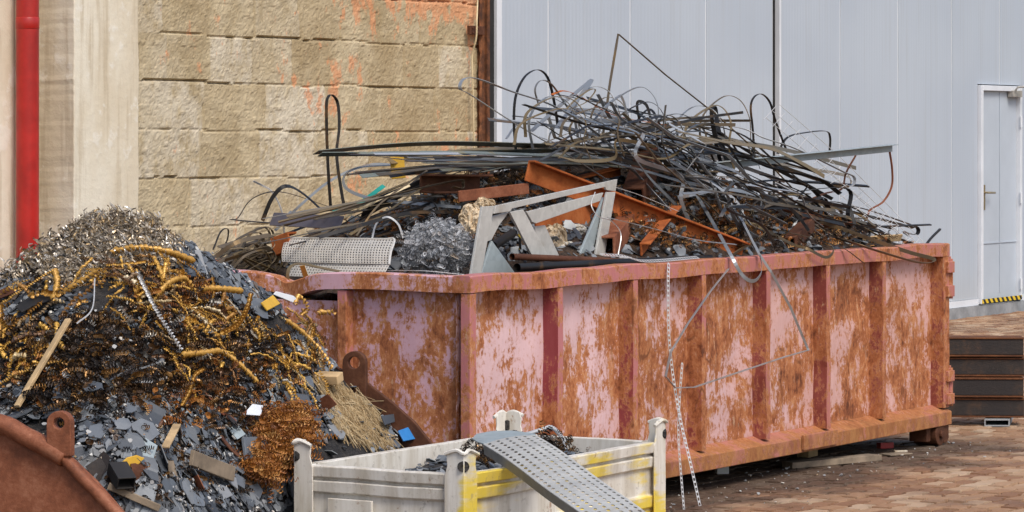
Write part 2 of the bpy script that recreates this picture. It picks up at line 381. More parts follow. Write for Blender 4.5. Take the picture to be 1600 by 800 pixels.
    def build(s, name, mats, parent=None, smooth=False, bevel=0, solid=0, label=None, cat=None, group=None, kind=None, keep=False):
        org = V((0, 0, 0)) if (parent or keep) else s.base()
        o = bpy.data.objects.new(name, s.mesh(name, mats, smooth, org)); COL.objects.link(o); o.location = org
        if parent: o.parent = parent
        if solid: x = o.modifiers.new('solid', 'SOLIDIFY'); x.thickness = solid; x.offset = 0
        if bevel: x = o.modifiers.new('bevel', 'BEVEL'); x.width = bevel; x.segments = 2; x.limit_method = 'ANGLE'; x.angle_limit = rad(40)
        return tag(o, label, cat, group, kind)
def tag(o, label=None, cat=None, group=None, kind=None):
    for k, v in (('label', label), ('category', cat), ('group', group), ('kind', kind)):
        if v: o[k] = v
    return o
def empty(name, loc, rz, label, cat, group=None):
    o = bpy.data.objects.new(name, None); o.empty_display_size = .1; COL.objects.link(o); o.location = loc; o.rotation_euler = (0, 0, rz)
    return tag(o, label, cat, group)
def part(mb, name, mat, parent, **k): return mb.build(name, mat, parent, **k)

# ------------------------------------------------------------------ ground
g_ = MB(); g_.add([(-90, -60, -.034), (90, -60, -.034), (90, 140, -.034), (-90, 140, -.034)], [(0, 1, 2, 3)])
g_.build('ground', M['yard_ground'], keep=True, kind='structure')
g_ = MB(); g_.add([(-3, 10.7, -.02), (8, 10.7, -.02), (8, 31.3, -.02), (-3, 31.3, -.02)], [(0, 1, 2, 3)])
g_.build('paving_bed', M['joint'], keep=True, kind='structure')
def pavers():
    mb = MB(); LP, WP, gap = .190, .096, .014
    wav = lambda x: .011*math.sin(2*math.pi*x/LP*1.0) + .004*math.sin(2*math.pi*x/LP*2)
    r = random.Random(3)
    for j in range(-70, 48):
        y = j*WP; ox = (j % 2)*LP
        for i in range(-30, 88):
            x = i*LP + (LP/2 if j % 2 else 0)
            wx = OC + U*x + VV*y
            if wx.y < 11 or wx.x < -1.2 or wx.x > 7.5 or wx.y > 31: continue
            dz = r.uniform(-.0035, .0035); sgn = 1 if j % 2 == 0 else -1
            tx, ty = r.uniform(-.012, .012), r.uniform(-.02, .02)
            xs = [x+gap/2 + (LP-gap)*k/5 for k in range(6)]
            bot = [(a, y+gap/2+wav(a)) for a in xs]; top = [(a, y+WP-gap/2+wav(a)) for a in xs]
            ring = bot + top[::-1]; cx, cy = x+LP/2, y+WP/2; n = len(ring)
            up = [(cx+(a-cx)*.965, cy+(b-cy)*.935, dz+(a-cx)*tx+(b-cy)*ty) for a, b in ring]
            lo = [(a, b, dz-.012+(a-cx)*tx+(b-cy)*ty) for a, b in ring]
            dn = [(a, b, -.03) for a, b in ring]
            mb.add(up+lo+dn, [tuple(range(n))] + [(i_+n, (i_+1) % n+n, (i_+1) % n, i_) for i_ in range(n)] + [(i_+2*n, (i_+1) % n+2*n, (i_+1) % n+n, i_+n) for i_ in range(n)])
    o = mb.build('paved_yard', M['paver'], keep=True, kind='structure'); o.location = OC + V((0, 0, .003)); o.rotation_euler = (0, 0, ANG)
pavers()

# ------------------------------------------------------------------ building line
def wtag(o, label, cat): o.location = OW; o.rotation_euler = (0, 0, ANG); return tag(o, label, cat, None, 'thing')
s_brick0, s_brick1 = ws(217), ws(746)
def brick_wall():
    H = 4.0; dx, dz = .0135, .0115; x0, x1 = s_brick0-.1, s_brick1
    nx, nz = int((x1-x0)/dx), int(H/dz); bh, bw = .283, .50
    r = random.Random(11); vs = []; tone = []
    ctone = {}; cseg = {}
    for k in range(nz+1):
        for i in range(nx+1):
            x = x0+(x1-x0)*i/nx; z = H*k/nz
            wob = .016*noise.noise(V((x*1.7, z*.4, 3.1))) + .006*noise.noise(V((x*9, z, 7.7)))
            zz = z+wob+.045; c = math.floor(zz/bh); fz = (zz/bh-c)
            xx = x/(bw*(.8+.5*((c*7919) % 13)/13)) + (.5 if c % 2 else 0) + .37*math.sin(c*2.3); b = math.floor(xx); fx = xx-b
            key = (c, b)
            if key not in ctone: ctone[key] = r.random()
            d = .006*noise.noise(V((x*5, z*5, 0))) + .003*noise.noise(V((x*15, z*15, 5))) + .009*max(0, noise.noise(V((x*30, z*27, 9)))-.05) + .004*noise.noise(V((x*60, z*60, 2))) + .008*max(0, noise.noise(V((x*3.1, z*3.7, 6)))-.1)
            # block faces sit a little in and out of each other
            d += (ctone[key]-.5)*.004
            ez = min(fz, 1-fz)*bh; open_ = noise.noise(V((x*1.3, c*5.37+.31, 1.4)))*.75+noise.noise(V((x*5.1+c*1.7, c*3.3+.4, 4.6)))*.45+noise.noise(V((x*17, c*2.7, 8)))*.2
            th = .004+.0105*max(0, open_)
            if fz < .5 and ez < th and open_ > -.08: d -= .034*min(1, (open_+.08)*3)*(.55+.45*noise.noise(V((x*30, c*3.1, 2)))+.3)
            elif ez < .0066: d -= .013*max(0, .5+open_)
            ex = min(fx, 1-fx)*bw; ov = noise.noise(V((b*3.1, c*1.7, x*.2+z*1.5)))
            if ex < .006 and ov > -.05: d -= .016
            vs.append((x, -d, z)); tone.append(ctone[key]*.75+.25*(noise.noise(V((x*2.2, z*2.2, 2)))+.5))
    fs = [(k*(nx+1)+i, k*(nx+1)+i+1, (k+1)*(nx+1)+i+1, (k+1)*(nx+1)+i) for k in range(nz) for i in range(nx)]
    n0 = len(vs)
    mb = MB(); mb.v = [V(p) for p in vs]; mb.f = fs; mb.mi = [0]*len(fs)
    mb.box((x0, .06, 0), (x1, .30, H+.01))
    o = mb.build('block_wall', M['block'], keep=True, smooth=False)
    at = o.data.attributes.new('tone', 'FLOAT', 'POINT'); at.data.foreach_set('value', tone+[.3]*(len(o.data.vertices)-n0))
    wtag(o, 'unplastered block wall smeared with tan mortar, orange clay showing through', 'wall')
brick_wall()
def grid_slab(mb, x0, x1, y, z0, z1, amp, seed):
    pass
# concrete pillar and the wall left of it
s62, s116 = ws(60), ws(116)
proj = .30
# the pillar's near edge stands on the sight line of px 116, its far edge on px 217
px0 = (ploc(OW, 116, HY, -proj)-OW).dot(U); px1 = (ploc(OW, 217, HY, -proj)-OW).dot(U)
def rough_box(lo, hi, seed, amp=.006, n=60):
    mb = MB(); x0, y0, z0 = lo; x1, y1, z1 = hi; nz = n
    ring = []
    for k in range(nz+1):
        z = z0+(z1-z0)*k/nz
        j = [amp*noise.noise(V((z*6, seed+q*3.3, 0)))+amp*.8*noise.noise(V((z*23, seed+q*5.1, 0))) for q in range(4)]
        ring += [(x0+j[0], y0+j[1]*.12, z), (x1+j[2], y0+j[1]*.08, z), (x1, y1, z), (x0, y1, z)]
    fs = [(k*4+i, k*4+(i+1) % 4, k*4+4+(i+1) % 4, k*4+4+i) for k in range(nz) for i in range(4)] + [(3, 2, 1, 0), tuple(nz*4+i for i in range(4))]
    return mb.add(ring, fs)
o = rough_box((px0, -proj, 0), (px1, .3, 4.2), 1.0, .005, 150).build('concrete_pillar', M['concrete_light'], keep=True, bevel=.006)
wtag(o, 'pale cast concrete pillar between the red pipe and the block wall', 'pillar')
o = rough_box((-6, 0, 0), (px0+.001, .28, 4.2), 4.0, .004, 60).build('concrete_wall', M['concrete_warm'], keep=True)
wtag(o, 'weathered beige concrete wall behind the red downpipe at the left', 'wall')
# pale pilaster at far left edge, left of the pipe
qx1 = (ploc(OW, 24, HY, -.10)-OW).dot(U)
o = rough_box((qx1-.55, -.10, 0), (qx1, -.004, 4.2), 8.0, .004, 80).build('concrete_pilaster', M['concrete_light'], keep=True)
wtag(o, 'narrow pale concrete strip at the left edge beside the red pipe', 'pilaster')
# red downpipe
pc = ploc(OW, 43, HY, -.19); loc = (pc-OW); lx = loc.dot(U)
pipe = empty('downpipe', OW+U*lx-VV*.19, ANG, 'glossy red plastic downpipe standing against the concrete wall', 'pipe')
mb = MB(); mb.tube([V((0, 0, z)) for z in (0.02, 1, 2, 3, 4.1)], .0625, 32); mb.build('pipe', M['red'], pipe, smooth=True)
mb = MB(); mb.tube([V((0, 0, 2.20)), V((0, 0, 2.203)), V((0, 0, 2.26)), V((0, 0, 2.263))], [.0627, .0645, .0645, .0627], 32); mb.build('socket', M['red'], pipe, smooth=True)
# rusty steel column and dark gap
sA, sB, sC, sD = ws(746), ws(756), ws(772), ws(781)
mb = MB()
for k in range(0, 1): mb.box((sA+.002, -.03, 0), (sA+.004+(sB-sA)*.5, .25, 4.3)); mb.box((sA+.006+(sB-sA)*.5, -.05, 0), (sB-.003, .25, 4.3))
ir = MB(); n = 170; pts = []
for k in range(n):                                   # flaking ragged rust lip on the left of the column
    z = 4.3*k/n; a = .018+.02*(noise.noise(V((z*9, 1, 0)))+.5*noise.noise(V((z*31, 3, 0))))
    pts.append((sA-a, z))
vs = []; 
for x, z in pts: vs += [(x, -.024, z), (sA+.001, -.036, z)]
ir.add(vs, [(2*i, 2*i+1, 2*i+3, 2*i+2) for i in range(n-1)])
col = empty('steel_column', OW, ANG, 'rusty steel column with a dark flange between block wall and white cladding', 'column'); col['kind'] = 'thing'
col.location = OW+U*sA; sh = V((sA, 0, 0))
for b in (mb, ir): b.v = [p-sh for p in b.v]
mb.build('flange', M['rust_col'], col); ir.build('rust_lip', M['rust_col'], col, solid=.008)
mb = MB(); mb.box((sB-sA, .0, 0), (sC-sA, .25, 4.3)); mb.build('web', M['black_gap'], col)
# bracket and cable on the block wall
def wp(px, py, y=-.03): p = ploc(OW, px, py, y); d = p-OW; return V((d.dot(U), y, p.z))
b0, b1 = wp(729, 40), wp(752, 55)
mb = MB(); mb.box((b0.x, -.058, b1.z), (b1.x, -.034, b0.z))
for px, py in ((733, 44), (733, 51), (741, 44), (741, 51)):
    q = wp(px, py); mb.tube([V((q.x, -.058, q.z)), V((q.x, -.066, q.z))], .008, 6)
o = mb.build('wall_bracket', M['rust_dark'], keep=True, bevel=.003); wtag(o, 'small rusty bolted plate bracket near the top of the block wall', 'bracket')
mb = MB(); mb.tube(smooth_path([wp(a, b, -.045 - (.035 if b in (30, 60) else 0)) for a, b in ((747, -40), (746, 5), (745, 30), (744, 60), (738, 84), (738, 110), (739, 150), (740, 200), (741, 260), (742, 330))], 6), .0065, 6)
o = mb.build('wall_cable', M['cable'], keep=True, smooth=True); wtag(o, 'thin cream cable hanging down the right edge of the block wall', 'cable')

# white clad building
bl = empty('clad_building', OW, ANG, 'white steel clad building with narrow ribbed panels and a door at right', 'building')
H = 4.6; zb = .16
seams = [781, 857, 985, 1103, 1208]; seams2 = [1219, 1313, 1403, 1487, 1562]
xs = [ws(p) for p in seams]; xs2 = [ws(p) for p in seams2]; dpt = (xs2[-1]-xs2[-2])
xs2 += [xs2[-1]+1.12*k for k in range(1, 9)]
d0, d1 = ws(1528), ws(1592); dz0, dz1 = .115, None
dtop = EYE-(133-HY)/FOC*ploc(OW, 1530, HY, 0).y
for arr in (xs, xs2):
    for a, b in zip(arr, arr[1:]):
        mb = MB()
        lo, hi = a+.011, b-.011
        cuts = [(lo, hi, zb, H)]
        if b > d0 and a < d1:
            cuts = [(lo, hi, dtop+.01, H)]
            if a < d0-.03: cuts.append((lo, d0-.01, zb, dtop+.01))
            if b > d1+.03: cuts.append((max(lo, d1+.01), hi, zb, dtop+.01))
        for q in cuts: mb.box((q[0], 0, q[2]), (q[1], .08, q[3]))
        mb.build('wall_panel', M['cladding'], bl)
        if not (d0-.02 < b < d1+.02):
            mb = MB(); mb.box((b-.0075, .004, zb), (b+.0085, .06, H)); mb.build('panel_joint', M['seam'], bl)
        elif True:
            mb = MB(); mb.box((b-.0075, .004, dtop+.012), (b+.0085, .06, H)); mb.build('panel_joint', M['seam'], bl)
mb = MB(); mb.box((sC+.004, -.02, 0), (sD-.004, .08, H)); mb.build('edge_trim', M['trim'], bl)
mb = MB(); mb.box((xs[-1]+.008, .03, 0), (xs2[0]-.03, .3, H)); mb.box((xs[-1]+.0, -.012, 0), (xs[-1]+.007, .03, H)); mb.build('expansion_gap', M['black_gap'], bl)
mb = MB(); mb.box((xs2[0]-.028, -.008, 0), (xs2[0]+.004, .07, H)); mb.build('edge_trim', M['trim'], bl)
mb = MB(); mb.box((sD, -.012, zb-.06), (d0-.012, .075, zb-.003)); mb.box((d1+.012, -.012, zb-.06), (xs2[-1], .075, zb-.003)); mb.build('base_trim', M['trim'], bl)
mb = MB(); mb.box((sD, -.03, 0), (xs2[-1], .07, zb-.063)); mb.build('plinth', M['plinth'], bl)
mb = MB(); mb.box((sC, .32, 0), (xs2[-1], 5, H+.02)); mb.box((sC-.1, -.15, H+.03), (xs2[-1]+.1, 5.1, H+.12)); mb.build('shell', M['cladding'], bl)
# door
dr = MB(); dr.box((d0+.05, .006, .14), (d1-.05, .05, dtop-.05)); dr = dr.build('door', M['doorw'], bl)
fr = MB(); fr.box((d0, -.036, .11), (d0+.048, .07, dtop)); fr.box((d1-.048, -.036, .11), (d1, .07, dtop)); fr.box((d0+.049, -.036, dtop-.048), (d1-.049, .07, dtop)); fr.build('door_frame', M['trim'], dr, bevel=.003)
dm = (d0+d1)/2
def zd(py, px=1560): return EYE-(py-HY)/FOC*ploc(OW, px, HY, 0).y
mb = MB(); mb.box((dm-.006+.03, -.002, .2), (dm+.006+.03, .004, dtop-.06)); mb.box((d0+.055, -.002, zd(379)-.003), (d1-.055, .0035, zd(379)+.003)); mb.build('door_joint', M['doorw'], dr)
zl = zd(300); mb = MB(); hx = d0+.125
mb.box((hx-.018, -.012, zd(327)), (hx+.018, .004, zd(288))); mb.tube([V((hx, -.01, zl)), V((hx, -.05, zl)), V((hx+.02, -.058, zl)), V((hx+.13, -.058, zl-.003))], .010, 8)
mb.build('door_handle', M['brass'], dr, bevel=.002)
mb = MB(); zc = zd(146); mb.box((d1-.27, -.06, zc-.03), (d1-.06, -.003, zc+.03)); mb.tube([V((d1-.2, -.05, zc+.032)), V((d1-.26, -.10, zc+.06)), V((d1-.02, -.19, zc+.075)), V((d1+.22, -.05, dtop+.03))], .011, 6)
mb.build('door_closer', simple('closer_metal', (.50, .47, .42), .4, .5, .25, 20), dr, bevel=.003)
for py in (190, 310, 446):
    mb = MB(); zz = zd(py); mb.tube([V((d1-.052, -.044, zz-.05)), V((d1-.052, -.044, zz+.05))], .012, 8); mb.build('hinge', M['seam'], dr)
mb = MB(); mb.box((d0+.01, -.044, .115), (d1-.03, -.037, .153)); mb.build('hazard_strip', M['hazard'], dr)

# ------------------------------------------------------------------ the pink roll-off container
ct = empty('scrap_container', OC, ANG, 'long open roll-off container in rusty faded pink paint, heaped with scrap', 'container')
RH = .068; D = .075
def cpart(mb, name, mat, **k): return mb.build(name, mat, ct, **k)
def dented_panel(x0, x1, y, z0, z1, seed, amp, th=.006, axis='x'):
    mb = MB(); nx, nz = 14, 18; vs = []
    for side in (0, 1):
        for k in range(nz+1):
            for i in range(nx+1):
                a = i/nx; b = k/nz; e = min(1, 6*min(a, 1-a, b, 1-b))
                d = amp*e*(noise.noise(V((a*2.1+seed, b*2.6, seed*1.7)))+.5*noise.noise(V((a*5+seed, b*6, seed))))
                p = (x0+(x1-x0)*a, y+d+side*th, z0+(z1-z0)*b) if axis == 'x' else (y+d+side*th, x0+(x1-x0)*a, z0+(z1-z0)*b)
                vs.append(p)
    N = (nx+1)*(nz+1); fs = []
    for k in range(nz):
        for i in range(nx):
            q = (k*(nx+1)+i, k*(nx+1)+i+1, (k+1)*(nx+1)+i+1, (k+1)*(nx+1)+i)
            fs += [q, tuple(t+N for t in q[::-1])]
    return mb.add(vs, fs)
ribx = [0.0, .687, 1.333, 1.965, 2.61, 3.255, 3.90, 4.655]
zp0, zp1 = CZ0+.095, CZ1-RH+.004
for i, (a, b) in enumerate(zip(ribx, ribx[1:])):
    cpart(dented_panel(a+.02, b+.02, D, zp0, zp1, i*3.7, .016), 'side_panel', M['pink_panel'], smooth=True)
for i, a in enumerate(ribx):
    mb = MB()
    if i == 0:                                        # corner post
        mb.box((.003, .003, CZ0+.003), (.05, .05, CZ1-RH-.002))
    else:
        w = .042 if i < 7 else .072
        bend = [.012*noise.noise(V((i*3.3, k*.5, 0))) for k in range(9)]
        z = [zp0-.004+(zp1-zp0)*k/8 for k in range(9)]
        for k in range(8):
            mb.add([(a+bend[k], .002, z[k]), (a+w+bend[k], .002, z[k]), (a+w+bend[k], D+.004, z[k]), (a+bend[k], D+.004, z[k]),
                    (a+bend[k+1], .002, z[k+1]), (a+w+bend[k+1], .002, z[k+1]), (a+w+bend[k+1], D+.004, z[k+1]), (a+bend[k+1], D+.004, z[k+1])],
                   [(0, 1, 5, 4), (1, 2, 6, 5), (2, 3, 7, 6), (3, 0, 4, 7)])
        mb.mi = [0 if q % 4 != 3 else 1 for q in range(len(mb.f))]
    cpart(mb, 'corner_post' if i in (0, 7) else 'side_rib', [M['pink_frame'], M['shaded_rib']], bevel=.004 if i in (0,) else 0)
def rim(path, name='top_rim', sec=RH, dep=.085, mat='pink_frame'):
    mb = MB(); fr = frames(path, (0, 0, 1)); vs = []; m = len(path)
    for p, (t, w, b) in zip(path, fr):
        h = V((t.y, -t.x, 0)).normalized()
        for dy, dz in ((0, -.5), (0, .42), (.008, .5), (dep-.008, .5), (dep, .42), (dep, -.5)): vs.append(p - h*dy + V((0, 0, dz*sec)))
    fs = [(i*6+k, i*6+(k+1) % 6, i*6+6+(k+1) % 6, i*6+6+k) for i in range(m-1) for k in range(6)] + [(5, 4, 3, 2, 1, 0), tuple((m-1)*6+k for k in range(6))]
    mb.add(vs, fs); return cpart(mb, name, M[mat])
zr = CZ1-RH/2
rim([V((.0+CL*k/40, .006*noise.noise(V((k*.4, 2, 0))), zr+.010*noise.noise(V((k*.31, 0, 0))))) for k in range(41)])
# dented end rim (runs back from the near corner)
er = [(0.004, .004, zr), (.0, .2, zr), (.002, .45, zr+.004), (-.002, .62, zr+.002), (.008, .76, zr-.006), (.03, .86, zr-.030), (.05, .94, zr-.046), (.045, 1.0, zr-.022), (.02, 1.10, zr-.006), (.012, 1.3, zr), (0, 1.6, zr+.003), (0, CW, zr)]
rim([V(p) for p in reversed(smooth_path(er, 5))], dep=.08, mat='pink_end')
rim([V((CL-.09+.09*0, CW-(CW)*0, zr)) + V((-(CL-.15)*k/10, 0, 0)) for k in range(11)])
# end face: panels, posts
cpart(dented_panel(.02, .62, .055, zp0-.06, zp1, 31, .022, axis='y'), 'end_panel', M['pink_end'], smooth=True)
cpart(dented_panel(.62, 1.32, .055, zp0-.06, zp1-.055, 47, .03, axis='y'), 'end_panel', M['pink_end'], smooth=True)
cpart(dented_panel(1.32, CW-.02, .055, zp0-.06, zp1, 53, .022, axis='y'), 'end_panel', M['pink_end'], smooth=True)
for y in (.605, 1.31, CW-.05):
    mb = MB(); mb.box((.004, y, CZ0), (.058, y+.045, CZ1-RH-.004)); cpart(mb, 'end_post', M['pink_frame'], bevel=.004)
# bottom rail, with a sloping top face
mb = MB(); mb.prism([(0, -.012, CZ0), (0, -.012, CZ0+.07), (0, .075, CZ0+.105), (0, .075, CZ0)], (CL, 0, 0)); cpart(mb, 'bottom_rail', M['pink_frame'], bevel=.004)
mb = MB(); mb.prism([(-.004, .0, CZ0), (-.004, .0, CZ0+.09), (.05, 0, CZ0+.10), (.05, 0, CZ0)], (0, CW, 0)); cpart(mb, 'bottom_rail', M['pink_frame'])
mb = MB(); mb.box((.06, CW-.08, CZ0), (CL, CW-.03, zp1+.02)); cpart(mb, 'far_side', M['pink_panel'])
mb = MB(); mb.box((.05, .08, CZ0+.01), (CL-.06, CW-.09, CZ0+.05)); cpart(mb, 'floor', M['rust_dark'])
mb = MB(); mb.box((CL-.055, .09, CZ0+.01), (CL-.005, CW-.09, zp1)); cpart(mb, 'rear_door', M['pink_frame'])
for y in (.55, 1.4):
    mb = MB(); mb.box((.1, y, .028), (CL-.2, y+.07, CZ0+.008)); cpart(mb, 'skid', M['rust_dark'])
for za, zb_ in ((.765, .975), (.20, .40)):               # hinges on the rear corner
    mb = MB(); hx = CL+.018
    mb.tube([V((hx+.018, .02, za)), V((hx+.018, .02, zb_))], .021, 12)
    for k in (0, 1):
        z0 = za+.012+k*(zb_-za)*.60; mb.box((CL-.05, -.016, z0), (hx+.012, .018, z0+(zb_-za)*.28))
    mb.tube([V((hx+.018, .02, zb_)), V((hx+.018, .02, zb_+.012))], .012, 8)
    cpart(mb, 'hinge', M['pink_frame'], bevel=.003)
wh = MB(); wh.tube([V((CL-.13, -.005, .062)), V((CL-.13, .13, .062))], .058, 24); wh.tube([V((CL-.13, -.02, .062)), V((CL-.13, -.004, .062))], .02, 10)
wh = cpart(wh, 'roller', M['rust_dark'], bevel=.004)
mb = MB(); mb.prism([(CL-.06, .005, CZ0), (CL+.0, .005, CZ0), (CL+.0, .005, .035), (CL-.02, .005, .012), (CL-.06, .005, .012)], (0, .14, 0)); mb.box((CL-.25, .02, .03), (CL-.20, .12, CZ0)); mb.build('roller_bracket', M['rust_dark'], wh, bevel=.003)
mb = MB(); mb.box((2.95, -.028, CZ0+.012), (3.32, -.013, CZ0+.085)); cpart(mb, 'rail_patch', M['pink_frame'], bevel=.003)

# ------------------------------------------------------------------ skip full of swarf, at left
def interp(tab, x):
    if x <= tab[0][0]: return tab[0][1:]
    for a, b in zip(tab, tab[1:]):
        if x <= b[0]:
            t = (x-a[0])/(b[0]-a[0]); return [p+(q-p)*t for p, q in zip(a[1:], b[1:])]
    return tab[-1][1:]
RIDGE = [(-420, 640, 10.9), (-250, 530, 11.0), (-60, 452, 11.15), (0, 428, 11.2), (45, 400, 11.25), (100, 362, 11.3), (140, 342, 11.35), (190, 337, 11.4), (240, 350, 11.5), (270, 374, 11.6),
         (330, 402, 11.8), (400, 448, 12.05), (450, 490, 12.2), (500, 543, 12.3), (560, 606, 12.3), (620, 672, 12.28), (680, 740, 12.25), (760, 850, 12.2), (860, 985, 12.1)]
def hpile(X, Y, rough=True):
    px = HX+FOC*X/Y; py, Yr = interp(RIDGE, px)
    zr_ = EYE-(py-HY)*Yr/FOC
    d = Yr-Y
    if d >= 0: h = zr_ - .50*d - .06*math.sin(min(1, d/1.2)*math.pi)*0 + .04*min(1, d*2)*noise.noise(V((X*2.2, Y*2.2, 0)))
    else: h = zr_ - .95*(-d) - .1*d*d
    if rough: h += .018*min(1, abs(d)*4)*noise.noise(V((X*7, Y*7, 3))) + .010*noise.noise(V((X*19, Y*19, 6)))
    if Y < 9.98: h -= (9.98-Y)*1.6
    q = V((X, Y, 0))-OS; lx, ly = q.dot(U), q.dot(VV)    # stays outside the stillage
    if -.06 < lx < 1.5 and -.1 < ly < .80:
        k = max(ly-.74, -.02-lx, 0)/.06
        h *= min(1, k)
    e = clocal(V((X, Y, 0)))                             # and outside the container
    if e.x > -.09: h *= max(0, min(1, (-.03-e.x)/.06))
    return max(0, h)
def pile_hit(px, py):
    a = (px-HX)/FOC; b = (py-HY)/FOC; Y = 8.9
    while Y < 13.4:
        if EYE-b*Y < hpile(a*Y, Y): break
        Y += .02
    else: return None
    lo, hi = Y-.02, Y
    for _ in range(6):
        m = (lo+hi)/2
        if EYE-b*m < hpile(a*m, m): hi = m
        else: lo = m
    X = a*hi; e = .02
    nx = (hpile(X-e, hi)-hpile(X+e, hi))/(2*e); ny = (hpile(X, hi-e)-hpile(X, hi+e))/(2*e)
    return V((X, hi, hpile(X, hi))), V((nx, ny, 1)).normalized()
def pile_surface():
    mb = MB(); x0, x1, y0, y1 = -2.6, .1, 9.2, 13.4; nx, ny = 150, 210
    for j in range(ny+1):
        for i in range(nx+1):
            X = x0+(x1-x0)*i/nx; Y = y0+(y1-y0)*j/ny; mb.v.append(V((X, Y, hpile(X, Y)-.012)))
    for j in range(ny):
        for i in range(nx):
            q = (j*(nx+1)+i, j*(nx+1)+i+1, (j+1)*(nx+1)+i+1, (j+1)*(nx+1)+i)
            if max(mb.v[k].z for k in q) > 0: mb.f.append(q); mb.mi.append(0)
    mb.build('swarf_heap', M['dirt'], smooth=True, kind='stuff', label='dark oily mass of fine metal waste under the swarf heap', cat='scrap heap')
pile_surface()
RR = random.Random(21)
SLATE = [(245, 402), (300, 440), (360, 485), (400, 515), (430, 530), (475, 550), (520, 570)]
def pick(rng, cx, cy, rx, ry, av=True):
    for _ in range(40):
        a = rng.uniform(0, 2*math.pi); r = math.sqrt(rng.random()); px, py = cx+rx*r*math.cos(a), cy+ry*r*math.sin(a)
        if av and 245 < px < 470 and py < interp(SLATE, px)[0] and rng.random() < .97: continue
        h = pile_hit(px, py)
        if h:
            q = h[0]-OS; lx, ly = q.dot(U), q.dot(VV)
            if av and -.13 < lx < 1.5 and -.2 < ly < .82: continue
            return h
    return None
def pick_zone(rng, zones, av=True):
    w = [z[2]*z[3] for z in zones]
    z = rng.choices(zones, w)[0]; return pick(rng, *z, av)
def basis(n, a):
    t = n.orthogonal().normalized(); b = n.cross(t); x = t*math.cos(a)+b*math.sin(a); return Matrix((x, n.cross(x), n)).transposed()
# --- silvery chips on the crown of the heap
def back_pts(rng, n, x0, x1, y0, y1):
    out = []
    for _ in range(n):
        X, Y = rng.uniform(x0, x1), rng.uniform(y0, y1); h = hpile(X, Y)
        if h > .03: out.append((V((X, Y, h)), V((0, .3, 1)).normalized()))
    return out
CHIP = [(190, 380, 80, 52), (140, 392, 110, 44), (60, 430, 80, 30), (225, 385, 55, 45), (190, 345, 62, 22)]
mb = MB(); pts = [p for p in (pick_zone(RR, CHIP, False) for _ in range(4300)) if p]
pts += [(V((p.x+RR.uniform(-.12, .12), p.y+RR.uniform(.05, .35), 0)), n) for p, n in pts[:900]]
for p, n in pts:
    if p.z == 0: p.z = hpile(p.x, p.y)
    r = RR.uniform(.006, .013); b = Matrix.Rotation(RR.uniform(0, 6.3), 3, V((RR.gauss(0, 1), RR.gauss(0, 1), RR.gauss(0, 1))).normalized())
    p = p+n*RR.uniform(-.01, .026); w = RR.uniform(.004, .0085); arc = RR.uniform(2.2, 5.5); pit = RR.uniform(.002, .008); k = 6; vs = []
    for i in range(k):
        a = arc*i/(k-1); ww = w*(.45+.55*math.sin(math.pi*(i+.5)/k))
        c = V((r*math.cos(a), r*math.sin(a), pit*i-ww/2)); vs += [p+b@c, p+b@(c+V((r*.25*math.cos(a), r*.25*math.sin(a), ww)))]
    mb.add(vs, [(2*i, 2*i+1, 2*i+3, 2*i+2) for i in range(k-1)])
mb.build('metal_chips', M['chips'], kind='stuff', label='short curled silvery and brass turnings on the crown of the swarf heap', cat='metal chips')
# --- slate grey flakes
def flake_mesh(rng, s):
    n = rng.randint(5, 8); th = rng.uniform(.0015, .004); pts = []
    ph = rng.uniform(0, 6.28); asp = rng.uniform(.55, 1)
    for i in range(n):
        a = 2*math.pi*(i+rng.uniform(-.28, .28))/n; r = s*rng.uniform(.65, 1.05)
        x, y = r*math.cos(a), r*math.sin(a)*asp; pts.append(V((x*math.cos(ph)-y*math.sin(ph), x*math.sin(ph)+y*math.cos(ph), 0)))
    cx, cy = rng.uniform(-2, 2), rng.uniform(-2, 2)
    for q in pts: q.z = (cx*q.x*q.x+cy*q.x*q.y)*1.4
    return pts, th
FL = [(60, 630, 80, 30), (140, 640, 60, 30), (340, 405, 75, 30), (400, 450, 60, 32), (300, 388, 40, 16), (330, 410, 60, 28), (385, 440, 55, 30), (300, 385, 40, 16), (430, 470, 45, 26), (400, 470, 60, 25), (60, 480, 75, 45), (250, 760, 190, 60), (300, 690, 130, 50), (440, 620, 60, 45), (470, 660, 60, 40), (220, 660, 110, 40), (340, 780, 140, 50), (140, 690, 30, 60), (600, 682, 36, 28), (500, 540, 50, 40)]
variants = []
for i in range(26):
    pts, th = flake_mesh(RR, .036); b_ = MB(); b_.prism(pts, (0, 0, th)); variants.append(b_.mesh('flake', M['flake_o']))
def place(me, name, p, n, a, sc, label, cat, group):
    o = bpy.data.objects.new(name, me); COL.objects.link(o); o.location = p
    o.rotation_euler = basis(n, a).to_euler(); o.scale = (sc,)*3; return tag(o, label, cat, group)
def jit(n, rng, k): return (n+V((rng.gauss(0, k), rng.gauss(0, k), rng.gauss(0, k*.5)))).normalized()
nfl = 0
while nfl < 230:
    h = pick_zone(RR, FL, False)
    if not h: continue
    p, n = h; d = jit(n, RR, .22)
    place(RR.choice(variants), 'metal_flake', p+n*RR.uniform(.006, .022), d, RR.uniform(0, 6.28), RR.choice((.55, .75, .9, 1.0, 1.15, 1.5)), 'flat slate grey metal flake lying loose on the swarf heap', 'metal flake', 'slate grey flakes on the swarf heap'); nfl += 1
mb = MB()
src = [h for h in (pick_zone(RR, FL, False) for _ in range(4200)) if h] + back_pts(RR, 1500, -2.3, 0, 11.2, 13.3) + back_pts(RR, 1500, -2.6, -1.5, 9.7, 12.6)
for p, n in src:
    pts, th = flake_mesh(RR, RR.choice((.008, .012, .016, .022, .03))); B = basis(jit(n, RR, .25), RR.uniform(0, 6.28)); o = p+n*RR.uniform(-.004, .014)
    mb.prism([o+B@q for q in pts], B@V((0, 0, th)))
